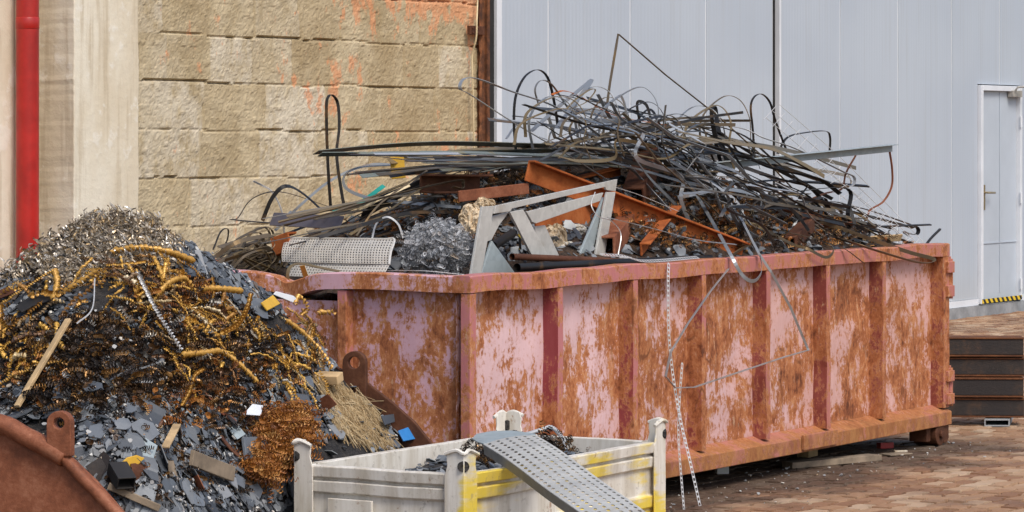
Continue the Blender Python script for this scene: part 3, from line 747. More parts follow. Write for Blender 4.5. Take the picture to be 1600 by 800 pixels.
mb.build('flake_litter', M['flake'], kind='stuff', label='countless small slate grey metal flakes covering the heap', cat='metal flakes')
mb = MB()
for _ in range(1500):
    h = pick_zone(RR, FL+[(260, 560, 200, 90), (430, 560, 80, 60), (250, 700, 200, 90)])
    if not h: continue
    p, n = h; pts, th = flake_mesh(RR, RR.choice((.004, .005, .007, .010))); B = basis(jit(n, RR, .6), RR.uniform(0, 6.28)); o = p+n*RR.uniform(.004, .022)
    mb.prism([o+B@q for q in pts], B@V((0, 0, th)))
mb.build('pale_crumbs', M['bits'], kind='stuff', label='pale grey and white crumbs sprinkled over the swarf heap', cat='crumbs')
# --- fine tangled curls
def curls(mb, rng, pts, rlo, rhi, turns, w, lift, pit=1.1, seg=7):
    for p, n in pts:
        r = rng.uniform(rlo, rhi); t = rng.uniform(*turns); L = r*pit*t; d = jit(n, rng, 1.2); q = p+n*rng.uniform(*lift)
        mid = q+d*L*.5+V((rng.gauss(0, 1), rng.gauss(0, 1), rng.gauss(0, .6)))*L*.22; e = q+d*L+V((rng.gauss(0, 1), rng.gauss(0, 1), -.6))*L*.3
        path = [q.lerp(mid, k/3).lerp(mid.lerp(e, k/3), k/3) for k in range(4)]
        mb.coil(path, r, r*pit, w*rng.uniform(.6, 1.3), seg, (rng.gauss(0, 1), .3, rng.gauss(0, 1)), .15, rng.uniform(0, 6))
DARK = [(50, 632, 70, 26), (130, 640, 60, 30), (200, 560, 150, 80), (130, 570, 100, 70), (300, 500, 120, 70), (330, 570, 80, 60), (60, 560, 70, 50), (430, 540, 70, 60), (190, 620, 130, 40)]
mb = MB(); curls(mb, RR, [h for h in (pick_zone(RR, DARK) for _ in range(2000)) if h]+back_pts(RR, 600, -2.5, -1.6, 9.9, 12.2), .004, .011, (2, 7), .0035, (-.01, .03))
mb.build('tangled_swarf', M['dark_swarf'], kind='stuff', label='dense dark brown tangle of thin springy swarf across the heap', cat='swarf')
ORG = [(420, 702, 42, 52), (405, 735, 36, 30), (436, 678, 32, 34)]
def bulge(rng, zones, n, cx, cy, rx, ry, hgt):
    out = []
    for _ in range(n):
        h = pick_zone(rng, zones)
        if h: out.append((h[0]+h[1]*hgt*rng.random(), h[1]))
    return out
mb = MB(); curls(mb, RR, bulge(RR, ORG, 1900, 0, 0, 0, 0, .075), .004, .010, (2, 6), .0028, (-.01, .01), 1.5)
mb.build('orange_swarf_ball', M['orange_swarf'], label='matted clump of bright orange rusted wire swarf beside the white stillage', cat='swarf clump', kind='stuff')
mb = MB(); curls(mb, RR, [h for h in (pick_zone(RR, [(320, 600, 60, 50), (410, 600, 50, 40), (290, 470, 90, 50), (60, 600, 60, 40), (260, 640, 60, 40)]) for _ in range(420)) if h], .004, .009, (2, 7), .003, (-.005, .035))
mb.build('rusty_swarf', M['orange_swarf'], kind='stuff', label='thin rusty orange curls scattered through the dark swarf', cat='swarf')
# --- golden coils, each a thing
cv = []
for i in range(16):
    L = RR.choice((.09, .12, .14, .17, .21, .26)); r = RR.choice((.0038, .0045, .0052, .006, .0072)); k1 = RR.uniform(-2.2, 2.2); k2 = RR.uniform(-3, 3); path = []
    x = y = 0; a = 0; N = 14
    for j in range(N+1):
        path.append(V((x, y, .02*math.sin(math.pi*j/N)*RR.uniform(.4, 1)+.002))); a += (k1+k2*math.sin(j*.5))*L/N; x += math.cos(a)*L/N; y += math.sin(a)*L/N
    c0 = path[N//2].copy(); path = [q-V((c0.x, c0.y, 0)) for q in path]
    b_ = MB(); b_.coil(path, r, r*RR.uniform(1.7, 2.6), r*RR.uniform(.95, 1.2), 9, (0, 0, 1), RR.uniform(.28, .45), RR.uniform(0, 6), .2); cv.append(b_.mesh('coil', M['coil'], False))
GOLD = [(300, 480, 70, 32), (350, 520, 60, 30), (150, 445, 60, 20), (250, 428, 90, 18), (300, 465, 75, 38), (200, 440, 80, 20), (340, 525, 75, 50), (440, 548, 55, 45), (60, 490, 80, 40), (250, 490, 80, 45), (460, 590, 45, 40), (50, 560, 55, 50), (300, 560, 60, 50), (470, 500, 30, 22)]
nc = 0
while nc < 298:
    h = pick_zone(RR, GOLD)
    if not h: continue
    p, n = h; d = jit(n, RR, .22)
    down = V((0, -1, -.6)); a = RR.uniform(0, 6.28)
    place(RR.choice(cv), 'swarf_coil', p+n*RR.uniform(.008, .040), d, a, RR.uniform(.75, 1.1)*(.8 if HX+FOC*p.x/p.y > 245 else 1), 'short corkscrew coil of swarf lying in the golden brown tangle on the heap', 'swarf coil', 'swarf coils on the heap'); nc += 1
def onpile(px, py, lift=.02):
    for k in range(0, 90, 6):
        h = pile_hit(px, py+k)
        if h: return (h[0] if k == 0 else P(px, py, h[0].y))+h[1]*lift, h[1]
def drape(pts, lift=.03):
    out = []
    for px, py in pts:
        out.append(onpile(px, py, lift)[0])
    return smooth_path(out, 8)
LONG = [('long golden coil arching along the top of the tangle below the silvery chips', [(165, 415), (205, 408), (245, 410), (285, 425)], .013),
        ('golden coil bent into a rounded arch at the middle of the heap', [(232, 480), (245, 458), (268, 450), (285, 470)], .010),
        ('straight thick golden coil pointing right beneath the slate flakes', [(295, 466), (330, 467), (357, 467)], .012),
        ('golden coil curving down and left below the straight thick coil', [(372, 470), (366, 495), (350, 520), (325, 534)], .009),
        ('long golden coil sloping down to the right towards the straw', [(425, 512), (455, 535), (480, 560), (500, 590)], .011),
        ('bulging golden coil poking out towards the pink container end', [(475, 500), (492, 500), (508, 503)], .012),
        ('golden coil running down at the far left edge of the heap', [(12, 495), (8, 530), (5, 560)], .011),
        ('smooth golden ring coil just right of the yellow square', [(440, 488), (452, 482), (462, 494), (452, 505)], .010),
        ('thin golden coil drooping in a hook above the orange clump', [(300, 590), (283, 600), (275, 625), (262, 645)], .007),
        ('long golden coil stretched across the middle towards the blue flakes', [(262, 568), (300, 568), (325, 565), (352, 582), (378, 608)], .011),
        ('pair-thick golden coil lying left of the heap under the dark flakes', [(55, 482), (80, 476), (105, 480), (150, 448)], .012),
        ('upright golden coil stub standing at the left of the tangle', [(97, 490), (98, 465), (97, 445)], .012),
        ('pale coil hanging beside the long pale splinter at centre left', [(205, 445), (212, 470), (232, 510), (262, 560)], .008)]
for lab, pts, r in LONG:
    path = drape(pts, .06); b_ = MB(); r *= .68; b_.coil(path, r, r*2.3, r*1.15, 10, (0, 0, 1), .42, 0, .2)
    b_.build('swarf_coil', M['white_tape' if lab.startswith('pale') else 'coil_gold'], label=lab, cat='swarf coil', group='swarf coils on the heap')
LOW = [(240, 660, 150, 50), (320, 690, 110, 60), (240, 760, 150, 40), (440, 630, 60, 40), (360, 640, 60, 40)]
mb = MB(); curls(mb, RR, [h for h in (pick_zone(RR, LOW) for _ in range(900)) if h], .003, .008, (2, 6), .0026, (-.006, .02))
mb.build('swarf_fines', M['dark_swarf'], kind='stuff', label='dark brown swarf fines mixed into the flakes on the lower heap', cat='swarf')
for i in range(34):                                  # bent plates and offcuts, larger than the flakes
    h = pick_zone(RR, LOW+[(70, 480, 70, 40), (350, 420, 60, 25), (460, 650, 50, 40), (240, 690, 150, 70)], False)
    if not h: continue
    p, n = h; B = basis(jit(n, RR, .4), RR.uniform(0, 6.3)); L = RR.uniform(.04, .12); w = RR.uniform(.02, .07); k = RR.uniform(-5, 5); pts = [p+n*.02+B@V((L*(q/4-.5), 0, k*(L*(q/4-.5))**2)) for q in range(5)]
    b_ = MB(); b_.ribbon(pts, w, .003, B@V((0, 1, 0))); mt = RR.choice(('flake_o', 'flake_o', 'rust_dark', 'beam_black', 'galv_blue', 'rust_skip', 'wood_grey'))
    lab = {'flake_o': 'bent slate grey metal offcut on the swarf heap', 'rust_dark': 'bent dark rusty metal offcut on the swarf heap', 'beam_black': 'bent blackened metal offcut on the swarf heap', 'galv_blue': 'bent pale grey sheet offcut on the swarf heap', 'rust_skip': 'bent red brown metal offcut on the swarf heap', 'wood_grey': 'flat grey brown offcut of wood on the swarf heap'}[mt]
    b_.build('metal_offcut' if mt != 'wood_grey' else 'wood_offcut', M[mt], label=lab, cat='offcut', group=lab.replace('bent ', '').replace('flat ', '').replace(' offcut', ' offcuts'))
# --- straw
mb = MB()
for _ in range(1500):
    h = pick_zone(RR, [(532, 632, 26, 18), (562, 664, 34, 22), (515, 612, 18, 14), (548, 650, 34, 30), (585, 686, 22, 12)])
    if not h: continue
    p, n = h; L = RR.choice((.03, .05, .08, .12, .17)); d = V((.62+RR.gauss(0, .35), -.35+RR.gauss(0, .45), 0)); d.z = -(d.x*n.x+d.y*n.y)/n.z+RR.gauss(0, .12); d.normalize(); q = p+n*RR.uniform(0, .016)
    mb.ribbon([q-d*L/2, q+V((RR.gauss(0, .004), RR.gauss(0, .004), .004)), q+d*L/2], RR.uniform(.001, .0032), .001)
mb.build('straw', M['straw'], kind='stuff', label='matted pale straw and wood splinters on the right slope of the heap', cat='straw')
# --- single things on the heap
def onpile(px, py, lift=.02):
    for k in range(0, 90, 6):
        h = pile_hit(px, py+k)
        if h: return (h[0] if k == 0 else P(px, py, h[0].y))+h[1]*lift, h[1]
def slab(name, mat, pxs, th, label, cat, lift=.02, bevel=.002):
    pts = [onpile(a, b, lift)[0] for a, b in pxs]; c = sum(pts, V())/len(pts); n = (pts[1]-pts[0]).cross(pts[2]-pts[0]).normalized()
    if n.y > 0: n = -n
    pts = [p-n*(p-c).dot(n) for p in pts]
    b_ = MB(); b_.prism(pts, n*th); return b_.build(name, mat, bevel=bevel, label=label, cat=cat)
slab('yellow_plate', M['yellow'], [(393, 483), (411, 471), (423, 484), (404, 495)], .006, 'small square yellow plate on the slate flakes near the heap top', 'plate', .04)
slab('ochre_disc', M['yellow'], [(187, 727), (193, 720), (205, 718), (216, 724), (213, 732), (201, 735), (190, 733)], .006, 'round ochre yellow disc low on the heap in front', 'disc', .03)
slab('white_card', M['white_paper'], [(368, 652), (376, 642), (393, 645), (386, 664), (366, 660)], .003, 'crumpled white paper scrap left of the orange clump', 'paper', .05)
slab('paper_strip', M['white_paper'], [(413, 466), (440, 474), (447, 480), (441, 483), (412, 471)], .003, 'narrow white paper strip beside the yellow square plate', 'paper', .05)
slab('brown_plate', M['rust_dark'], [(0, 467), (18, 460), (30, 468), (8, 476)], .004, 'dull red metal scrap at the left edge of the heap', 'plate', .03)
slab('black_plate', M['black_gap'], [(30, 494), (60, 474), (88, 470), (95, 482), (60, 496), (40, 505)], .006, 'large black bent plate on the left of the heap', 'plate', .04)
slab('slate_plate', M['flake_o'], [(432, 618), (470, 625), (480, 655), (440, 640)], .006, 'large slate grey plate lying left of the wood block', 'plate', .03)
slab('slate_plate', M['flake_o'], [(365, 692), (402, 690), (402, 722), (370, 725)], .012, 'squarish dark block of scrap low on the heap, left of the orange clump', 'plate', .03)
slab('blue_plate', M['blue'], [(612, 682), (632, 676), (643, 694), (622, 697)], .006, 'bright blue sheet offcut at the right foot of the heap', 'plate', .03)
slab('slate_plate', M['flake_o'], [(585, 662), (603, 658), (606, 672), (590, 676)], .006, 'rounded slate grey flake just above the blue offcut', 'plate', .04)
b_ = MB(); a = onpile(36, 655, .05)[0]; e = onpile(128, 535, .10)[0]; e2 = a.lerp(e, .8)
b_.ribbon([a, a.lerp(e, .4), e2, e], .022, .012, (1, 0, .6)); b_.build('wood_lath', M['wood'], bevel=.002, label='long split wooden lath leaning on the left of the heap', cat='lath')
b_ = MB(); b_.ribbon(drape([(133, 537), (150, 515), (152, 470)], .08), .004, .003); b_.build('white_strip', M['white_tape'], label='thin pale strip standing upright above the wooden lath', cat='strip')
b_ = MB(); p, n = onpile(502, 600, .035); b_.box((-.05, -.03, -.015), (.05, .03, .02), Matrix.Translation(p) @ Matrix.Rotation(-.35, 4, 'Z') @ Matrix.Rotation(.25, 4, 'X')); b_.build('wood_block', M['wood'], bevel=.003, label='small sawn wood block on top of the straw', cat='wood block')
b_ = MB(); b_.ribbon(drape([(240, 712), (248, 694), (256, 676)], .05), .026, .006, (1, 0, 0)); b_.build('wood_splinter', M['wood'], bevel=.001, label='short pale wood splinter low in the middle of the heap', cat='splinter')
b_ = MB(); b_.ribbon(drape([(172, 765), (205, 783), (240, 800)], .04), .022, .012); b_.build('wood_stick', M['wood_grey'], bevel=.002, label='grey wooden stick along the near edge of the heap', cat='stick')
b_ = MB(); b_.ribbon(drape([(280, 728), (310, 740), (345, 752)], .05), .05, .014); b_.build('wood_stick', M['wood_grey'], bevel=.002, label='broad brown wooden scrap low on the heap below the grey flakes', cat='stick')
b_ = MB(); b_.ribbon(drape([(150, 600), (165, 607), (195, 590)], .03), .005, .003); b_.ribbon(drape([(195, 590), (215, 585), (245, 570)], .03), .005, .003); b_.build('pale_strip', M['strip_grey'], label='pale bent metal strip in the dark swarf at centre', cat='strip')
p, n = onpile(188, 749, .05)
b_ = MB(); Mx = Matrix.Translation(p) @ Matrix.Rotation(.5, 4, 'Z') @ Matrix.Rotation(.5, 4, 'X'); s, t = .03, .004
ou = [Mx@V((s*i, -.05, s*j)) for i, j in ((-1, -.7), (1, -.7), (1, .7), (-1, .7))]; inn = [Mx@V(((s-t)*i, -.05, (s-t)*j)) for i, j in ((-1, -.65), (1, -.65), (1, .65), (-1, .65))]
b_.ringplate(ou, inn, Mx.to_3x3()@V((0, .09, 0))); b_.build('square_tube', M['black_gap'], bevel=.001, label='short black square tube end with bright rim low on the heap', cat='tube')
# --- the skip
skip = empty('scrap_skip', V((-.98, 11.05, 0)), 0, 'red brown steel skip with lifting lugs, overflowing with swarf', 'skip')
SO = V((-.98, 11.05, 0)); sd_ = V((.955, -.298, 0)); sn = V((.298, .955, 0))
def onplane(px, py, p0):
    a = (px-HX)/FOC; Y = (p0.x*sn.x+p0.y*sn.y)/(a*sn.x+sn.y); return P(px, py, Y)-SO
def plate(p0, outline, th): b_ = MB(); b_.prism([onplane(a, b, p0) for a, b in outline], sn*th); return b_
pn = P(97, 660, 9.8); pf = P(557, 567, 12.3)
near = plate(pn, [(-260, 640), (-80, 640), (0, 652), (38, 672), (78, 692), (108, 712), (150, 752), (205, 815), (270, 900), (270, 1035), (-260, 1035)], .02).build('side_plate', M['rust_skip'], skip, bevel=.006)
b_ = MB(); b_.tube(smooth_path([onplane(a, b, pn-sn*.01) for a, b in ((-260, 650), (-80, 652), (0, 662), (40, 682), (80, 702), (102, 716))], 5), .030, 10); b_.build('folded_rim', M['rust_skip'], near, smooth=True)
b_ = MB(); b_.tube(smooth_path([onplane(a, b, pn-sn*.012) for a, b in ((100, 714), (125, 742), (160, 778), (205, 828), (270, 905))], 5), .020, 10); b_.build('edge_bar', M['rust_skip'], near, smooth=True)
far = plate(pf, [(430, 530), (500, 556), (545, 585), (576, 600), (612, 628), (648, 660), (672, 690), (735, 800), (735, 860), (430, 860)], .02).build('side_plate', M['rust_dark'], skip, bevel=.004)
def lug(p0, cx, cy, w, top, bot, hr, mat, par):
    o = [];
    i_ = []; N = 20
    for k in range(N):
        a = 2*math.pi*k/N; x, y = math.cos(a), math.sin(a)
        yy = cy - w*y if y > 0 else cy + (bot-cy)*(-y if abs(x) < .75 else -y)
        xx = cx+w*x if y >= 0 else cx + w*(1 if x > .2 else -1 if x < -.2 else x/.2)
        if y < -.05: yy = cy+(bot-cy)*min(1, -y*1.05)
        o.append(onplane(xx, yy, p0)); i_.append(onplane(cx+hr*x, cy-hr*y, p0))
    b_ = MB(); b_.ringplate(o, i_, sn*-.03); return b_.build('lifting_lug', mat, par, bevel=.003)
lug(pn-sn*.004, 98, 660, 19, 640, 712, 8.5, M['rust_skip'], near)
lug(pf-sn*.004, 557, 566, 18, 548, 640, 9.5, M['rust_dark'], far)
b_ = MB(); q0 = pn-SO-sd_*.55; q1 = pf-SO-sd_*.9
b_.prism([V((q0.x, q0.y, .05)), V((q0.x, q0.y, .62)), V((q1.x, q1.y, .62)), V((q1.x, q1.y, .05))], sd_*-.02); b_.build('back_plate', M['rust_skip'], skip)
f0 = pn-SO; f1 = pf-SO
b_ = MB(); b_.prism([V((q0.x, q0.y, .03)), V((f0.x+.2, f0.y-.06, .03)), V((f1.x+.2, f1.y-.06, .03)), V((q1.x, q1.y, .03))], V((0, 0, .02))); b_.build('floor', M['rust_skip'], skip)

# ------------------------------------------------------------------ white stillage in the foreground
st = empty('box_pallet', OS, ANG, 'white steel stillage box with yellow overspray on its long side', 'stillage')
SL, SW, SZ = 1.39, .69, .497
PROF = [(.5, .02), (.0, .02), (-.002, .026), (-.038, .022), (-.042, .004), (-.049, .004), (-.053, .020), (-.090, .016), (-.096, .002), (-.190, .002), (-.196, .016), (-.236, .014), (-.242, .002), (-.40, .002)]
def stpanel(x0, x1, ydir, y0, along='x'):
    b_ = MB(); pr = [(z+SZ, o) for z, o in PROF[1:]]
    cl = [(o, z) for z, o in pr] + [(-.014, pr[-1][0]), (-.014, SZ)]
    f = (lambda a, o, z: V((a, y0+ydir*o, z))) if along == 'x' else (lambda a, o, z: V((y0+ydir*o, a, z)))
    n = 6; rings = []
    for i in range(n+1):
        a = x0+(x1-x0)*i/n; j = .004*noise.noise(V((a*4, y0*9, 1)))
        rings.append([f(a, o+j, z+.003*noise.noise(V((a*5, z, y0)))) for o, z in cl])
    m = len(cl); vs = [p for r in rings for p in r]
    fs = [(i*m+k, i*m+(k+1) % m, (i+1)*m+(k+1) % m, (i+1)*m+k) for i in range(n) for k in range(m)] + [tuple(range(m)), tuple(range(n*m+m-1, n*m-1, -1))]
    b_.add(vs, fs); o = b_.build('side_panel', M['white'], st, bevel=.0025)
    return o
stpanel(.075, SL-.05, -1, .03, 'x'); stpanel(.075, SL-.05, 1, SW-.03, 'x')
fp = stpanel(.075, SW-.06, -1, .03, 'y'); stpanel(.075, SW-.06, 1, SL-.03, 'y')
b_ = MB(); b_.box((.000, .37, SZ-.185), (.012, .55, SZ-.108)); b_.build('label_plate', M['white'], fp, bevel=.002)
for ix, iy in ((0, 0), (1, 0), (0, 1), (1, 1)):
    x = SL*ix; y = SW*iy; sx = 1-2*ix; sy = 1-2*iy; W = .078; t = .006; b_ = MB(); top = SZ+.083
    def leaf(ax):                                        # one leaf of the angle post with its rounded ear
        pts = [(0, 0), (W, 0), (W, SZ-.01), (W*.86, SZ+.028), (W*.90, top-.025), (W*.78, top-.004), (W*.45, top), (W*.18, top-.002), (0, top-.012)]
        if ax == 'x': return [V((x+sx*(a+t), y, z)) for a, z in pts], V((0, sy*t, 0))
        return [V((x, y+sy*a, z)) for a, z in pts], V((sx*t, 0, 0))
    for ax in 'xy': pts, off = leaf(ax); b_.prism(pts, off)
    po = b_.build('corner_post', M['white'], st, bevel=.002)
    b_ = MB(); b_.tube(smooth_path([V((x+sx*.088, y-.001*sy, top-.02)), V((x+sx*.03, y-.002*sy, top-.002)), V((x-.002*sx, y-.002*sy, top-.012)), V((x-.002*sx, y+sy*.03, top-.002)), V((x-.002*sx, y+sy*.074, top-.016))], 4), .0065, 6); b_.build('ear_rim', M['white'], po)
    b_ = MB(); c = V((x+sx*.004, y+sy*.004, SZ+.028)); d = V((-sx, -sy, 0)).normalized(); b_.tube([c-d*.012, c+d*.0035], .019, 14); b_.build('hole_shade_disc', M['dirt'], po)  # dark disc on the post, coloured as the shaded inside of a hole
b_ = MB(); b_.box((.02, .02, .09), (SL-.02, SW-.02, .11)); b_.build('floor', M['white'], st)
# contents
def stw(x, y, z): return OS+U*x+VV*y+V((0, 0, z))
b_ = MB(); n = 24
hs = lambda x, y: SZ-.075+.05*noise.noise(V((x*4, y*4, 2)))+.02*noise.noise(V((x*15, y*15, 2)))+.05*math.exp(-((x-.98)**2+(y-.40)**2)/.03)
b_.v = [stw(.05+(SL-.1)*i/n, .05+(SW-.1)*j/n, hs(.05+(SL-.1)*i/n, .05+(SW-.1)*j/n)) for j in range(n+1) for i in range(n+1)]
b_.f = [(j*(n+1)+i, j*(n+1)+i+1, (j+1)*(n+1)+i+1, (j+1)*(n+1)+i) for j in range(n) for i in range(n)]; b_.mi = [0]*len(b_.f)
for _ in range(700):
    x, y = RR.uniform(.06, SL-.06), RR.uniform(.06, SW-.06); pts, th = flake_mesh(RR, RR.choice((.008, .014, .02, .03))); B = basis(jit(V((0, 0, 1)), RR, .3), RR.uniform(0, 6)); o = stw(x, y, hs(x, y)+RR.uniform(0, .012))
    b_.cm = 1; b_.prism([o+B@q for q in pts], B@V((0, 0, th)))
b_.build('flake_fill', [M['dirt'], M['flake']], kind='stuff', label='dark flakes and swarf filling the white stillage', cat='metal flakes')
b_ = MB(); pts = []
for _ in range(420):
    x, y = .98+RR.gauss(0, .085), .38+RR.gauss(0, .08)
    if .08 < x < SL-.08 and .08 < y < SW-.08: pts.append((stw(x, y, hs(x, y)+abs(RR.gauss(0, .02))), V((0, 0, 1))))
curls(b_, RR, pts, .005, .012, (2, 6), .003, (-.01, .03))
b_.build('swarf_nest', M['dark_swarf'], kind='stuff', label='springy dark swarf nest in the far half of the white stillage', cat='swarf')
b_ = MB(); b_.coil(smooth_path([stw(.99, .47, .50), ploc(OS, 845, 672, .42), ploc(OS, 862, 668, .40), ploc(OS, 878, 684, .36), ploc(OS, 886, 708, .33)], 6), .008, .0075, .006, 9, (0, 0, 1), .1)
b_.build('spring_coil', M['grey_swarf'], label='grey coiled spring looping out of the swarf in the white stillage', cat='spring')
# perforated plank
A0, B0 = V((-.0336, 11.2, .574)), V((.327, 9.9, .458)); dirp = (B0-A0).normalized(); wd = dirp.cross(V((0, 0, 1))).normalized()*-1
if wd.x < 0: wd = -wd
wd = (wd+V((0, 0, .14))).normalized(); up_ = wd.cross(dirp).normalized(); up_ = up_ if up_.z > 0 else -up_
PW, PL = .192, 1.55
pk = empty('perforated_plank', A0, 0, 'galvanised perforated plank lying across the white stillage rim', 'plank')
A0l = V((0, 0, 0))
b_ = MB(); b_.perf(lambda u, v: A0l+dirp*(.10+u*(PL-.10))+wd*(v-.5)*PW*(1-.10*u)+up_*(.010*math.sin(v*math.pi)+.004*math.sin(u*9)-.05*(u-.25)**2*(1 if u > .25 else 0)), 32, 6, .20, .32); b_.build('deck', M['galv'], pk, solid=.003)
for sgn in (-1, 1):
    b_ = MB(); 
    for k in range(16):
        u0, u1 = k/16, (k+1)/16; q = lambda u, z: A0l+dirp*(.10+u*(PL-.10))+wd*sgn*PW*.5*(1-.10*u)+up_*(z+.004*math.sin(u*9)-.05*(u-.25)**2*(1 if u > .25 else 0))
        b_.add([q(u0, 0), q(u1, 0), q(u1, -.034), q(u0, -.034)], [(0, 1, 2, 3)]); b_.build('side_flange', M['galv'], pk, solid=.003)
b_ = MB(); b_.prism([A0l+dirp*.10-wd*PW*.5, A0l+dirp*.10+wd*PW*.5, A0l+dirp*.05+wd*PW*.50-up_*.004, A0l-dirp*.03+wd*PW*.22, A0l-dirp*.075-wd*PW*.10, A0l-dirp*.07-wd*PW*.40, A0l-dirp*.01-wd*PW*.56, A0l+dirp*.06-wd*PW*.55], up_*.005); b_.build('end_flap', M['galv_blue'], pk, bevel=.001)

# ------------------------------------------------------------------ scrap heap inside the container
def cq(px, py, yl, xmin=.10):                        # like cp, but never in front of the container's end
    for _ in range(40):
        p = cp(px, py, yl)
        if clocal(p).x >= xmin or yl > 1.85: break
        yl += .05
    return p
HR = []
for px, py, yl in ((370, 408, 1.7), (450, 385, 1.5), (520, 358, 1.35), (620, 328, 1.15), (700, 300, 1.0), (800, 262, .9), (900, 248, .9), (1000, 252, .9), (1100, 276, .9), (1200, 318, .9), (1300, 350, .85), (1400, 372, .7), (1450, 379, .5)):
    l = clocal(cp(px, py, yl)); HR.append((l.x, l.y, l.z))
HR = [(.12, 1.5, .96)] + HR + [(CL-.1, .4, 1.02)]
def hc(x, y, rough=True):
    yr, zr_ = interp(HR, x)
    if y < yr: t = max(0, min(1, (y-.07)/(yr-.07))); z = .985+(zr_-.985)*t**.8
    else: t = max(0, min(1, (y-yr)/(CW-.1-yr))); z = zr_+(.93-zr_)*t**1.5
    if rough:
        e = min(1, max(0, (y-.08)*5))
        z += e*(.05*noise.noise(V((x*2.6, y*2.6, 9)))+.03*noise.noise(V((x*7, y*7, 1)))+.015*noise.noise(V((x*17, y*17, 2))))
    return z
def heap_hit(px, py):
    y = .09
    while y < 1.5:
        p = cp(px, py, y); l = clocal(p)
        if l.x > .08 and l.z < hc(l.x, l.y): return p, (V((0, 0, 1))+NN*.5-U*.2).normalized()
        y += .02
    return None
mb = MB(); nx, ny = 130, 56
for j in range(ny+1):
    for i in range(nx+1):
        x = .06+(CL-.13)*i/nx; y = .085+(CW-.18)*j/ny; mb.v.append(cworld(x, y, hc(x, y)))
mb.f = [(j*(nx+1)+i, j*(nx+1)+i+1, (j+1)*(nx+1)+i+1, (j+1)*(nx+1)+i) for j in range(ny) for i in range(nx)]; mb.mi = [0]*len(mb.f)
mb.build('scrap_heap', M['heapdirt'], kind='stuff', label='dark mixed metal scrap filling the pink container under the strips', cat='scrap heap')
def hpick(rng, zones):
    z = rng.choices(zones, [q[2]*q[3] for q in zones])[0]
    for _ in range(30):
        a = rng.uniform(0, 6.283); r = math.sqrt(rng.random()); h = heap_hit(z[0]+z[2]*r*math.cos(a), z[1]+z[3]*r*math.sin(a))
        if h: return h
R3 = random.Random(5)
mb = MB(); curls(mb, R3, [h for h in (hpick(R3, [(1200, 360, 150, 40), (1060, 330, 120, 70), (700, 380, 80, 40), (780, 300, 120, 40), (1350, 385, 80, 12), (560, 350, 100, 30)]) for _ in range(800)) if h], .004, .010, (2, 6), .003, (-.01, .05))
mb.build('rusty_swarf', M['orange_swarf'], kind='stuff', label='rusty brown curls of swarf between the scrap in the container', cat='swarf')
mb = MB(); curls(mb, R3, [h for h in (hpick(R3, [(1200, 360, 150, 40), (1060, 330, 120, 70), (700, 380, 80, 40), (780, 300, 120, 40), (1350, 385, 80, 12)]) for _ in range(1900)) if h], .004, .010, (2, 6), .003, (-.01, .05))
mb.build('dark_swarf', M['dark_swarf'], kind='stuff', label='dark brown curls of swarf packed between the scrap in the container', cat='swarf')
mb = MB()
for p, n in [h for h in (hpick(R3, [(1000, 350, 400, 70), (700, 350, 200, 70), (560, 400, 150, 30)]) for _ in range(1500)) if h]:
    pts, th = flake_mesh(R3, R3.choice((.012, .02, .03, .045))); B = basis(jit(n, R3, .5), R3.uniform(0, 6.3)); o = p+n*R3.uniform(0, .02); mb.prism([o+B@q for q in pts], B@V((0, 0, th)))
mb.build('scrap_litter', [M['flake']], kind='stuff', label='small dark scrap pieces strewn over the heap in the container', cat='scrap pieces')
# blue-grey swarf ball
mb = MB(); pts = []; c = cp(684, 388, .45); 
for _ in range(4200):
    d = V((R3.gauss(0, 1), R3.gauss(0, 1), R3.gauss(0, 1))).normalized(); k = R3.uniform(.55, 1)
    lump = 1+.22*noise.noise(d*2.1)
    p = c+U*d.x*.13*k*lump+VV*d.y*.14*k*lump+V((0, 0, d.z*.115*k*lump)); p -= U*0
    pts.append((p, V((R3.gauss(0, 1), R3.gauss(0, 1), R3.gauss(0, 1))).normalized()))
curls(mb, R3, pts, .003, .008, (2, 6), .0012, (-.012, .022), 1.5)
mb.build('swarf_ball', M['grey_swarf'], label='blue grey ball of springy swarf between the perforated tray and the steel frame', cat='swarf ball', kind='stuff')

# --- steel strips
nst = [0]
def strip(label, pts, w=.016, mat='strip', t=.0022, group=None, sharp=False, up=None, name='steel_strip', cat='strip', world=False, tw=0):
    P3 = pts if world else [cq(*q) for q in pts]
    path = smooth_path(P3, 8) if not sharp else [a.lerp(b, k/4) for a, b in zip(P3, P3[1:]) for k in range(4)]+[P3[-1]]
    b_ = MB(); b_.ribbon(path, w, t, up or VV+V((0, 0, .3)), tw)
    return b_.build(name, M[mat], label=label, cat=cat, group=group, smooth=False)
S = 'strip'
strip('tall thin strip bent to a sharp peak high above the heap, running down right', [(942, 212, .9), (953, 130, .9), (966, 53, .9), (1040, 117, .8), (1120, 180, .7), (1190, 243, .6), (1237, 293, .5)], .013, 'strip_brown', sharp=True)
strip('black hairpin strip standing upright in front of the block wall', [(517, 330, 1.5), (512, 250, 1.5), (510, 170, 1.5), (513, 151, 1.5), (520, 149, 1.5), (528, 163, 1.5), (530, 200, 1.45), (526, 240, 1.4), (532, 290, 1.35), (540, 335, 1.3)], .016, 'strip_dark')
strip('long grey strip folded in a hairpin pointing left across the dark column', [(1010, 320, .5), (900, 250, .6), (800, 190, .7), (735, 148, .8), (719, 139, .8), (724, 124, .8), (745, 123, .8), (800, 143, .75), (870, 168, .7), (940, 215, .6), (1020, 300, .45), (1060, 345, .3)], .018, 'strip_grey')
strip('dark strip making a wide round arch left of the heap top', [(806, 235, .9), (803, 190, .9), (806, 150, .9), (820, 120, .9), (840, 109, .9), (856, 122, .9), (866, 160, .9), (872, 200, .9)], .014, 'strip_dark')
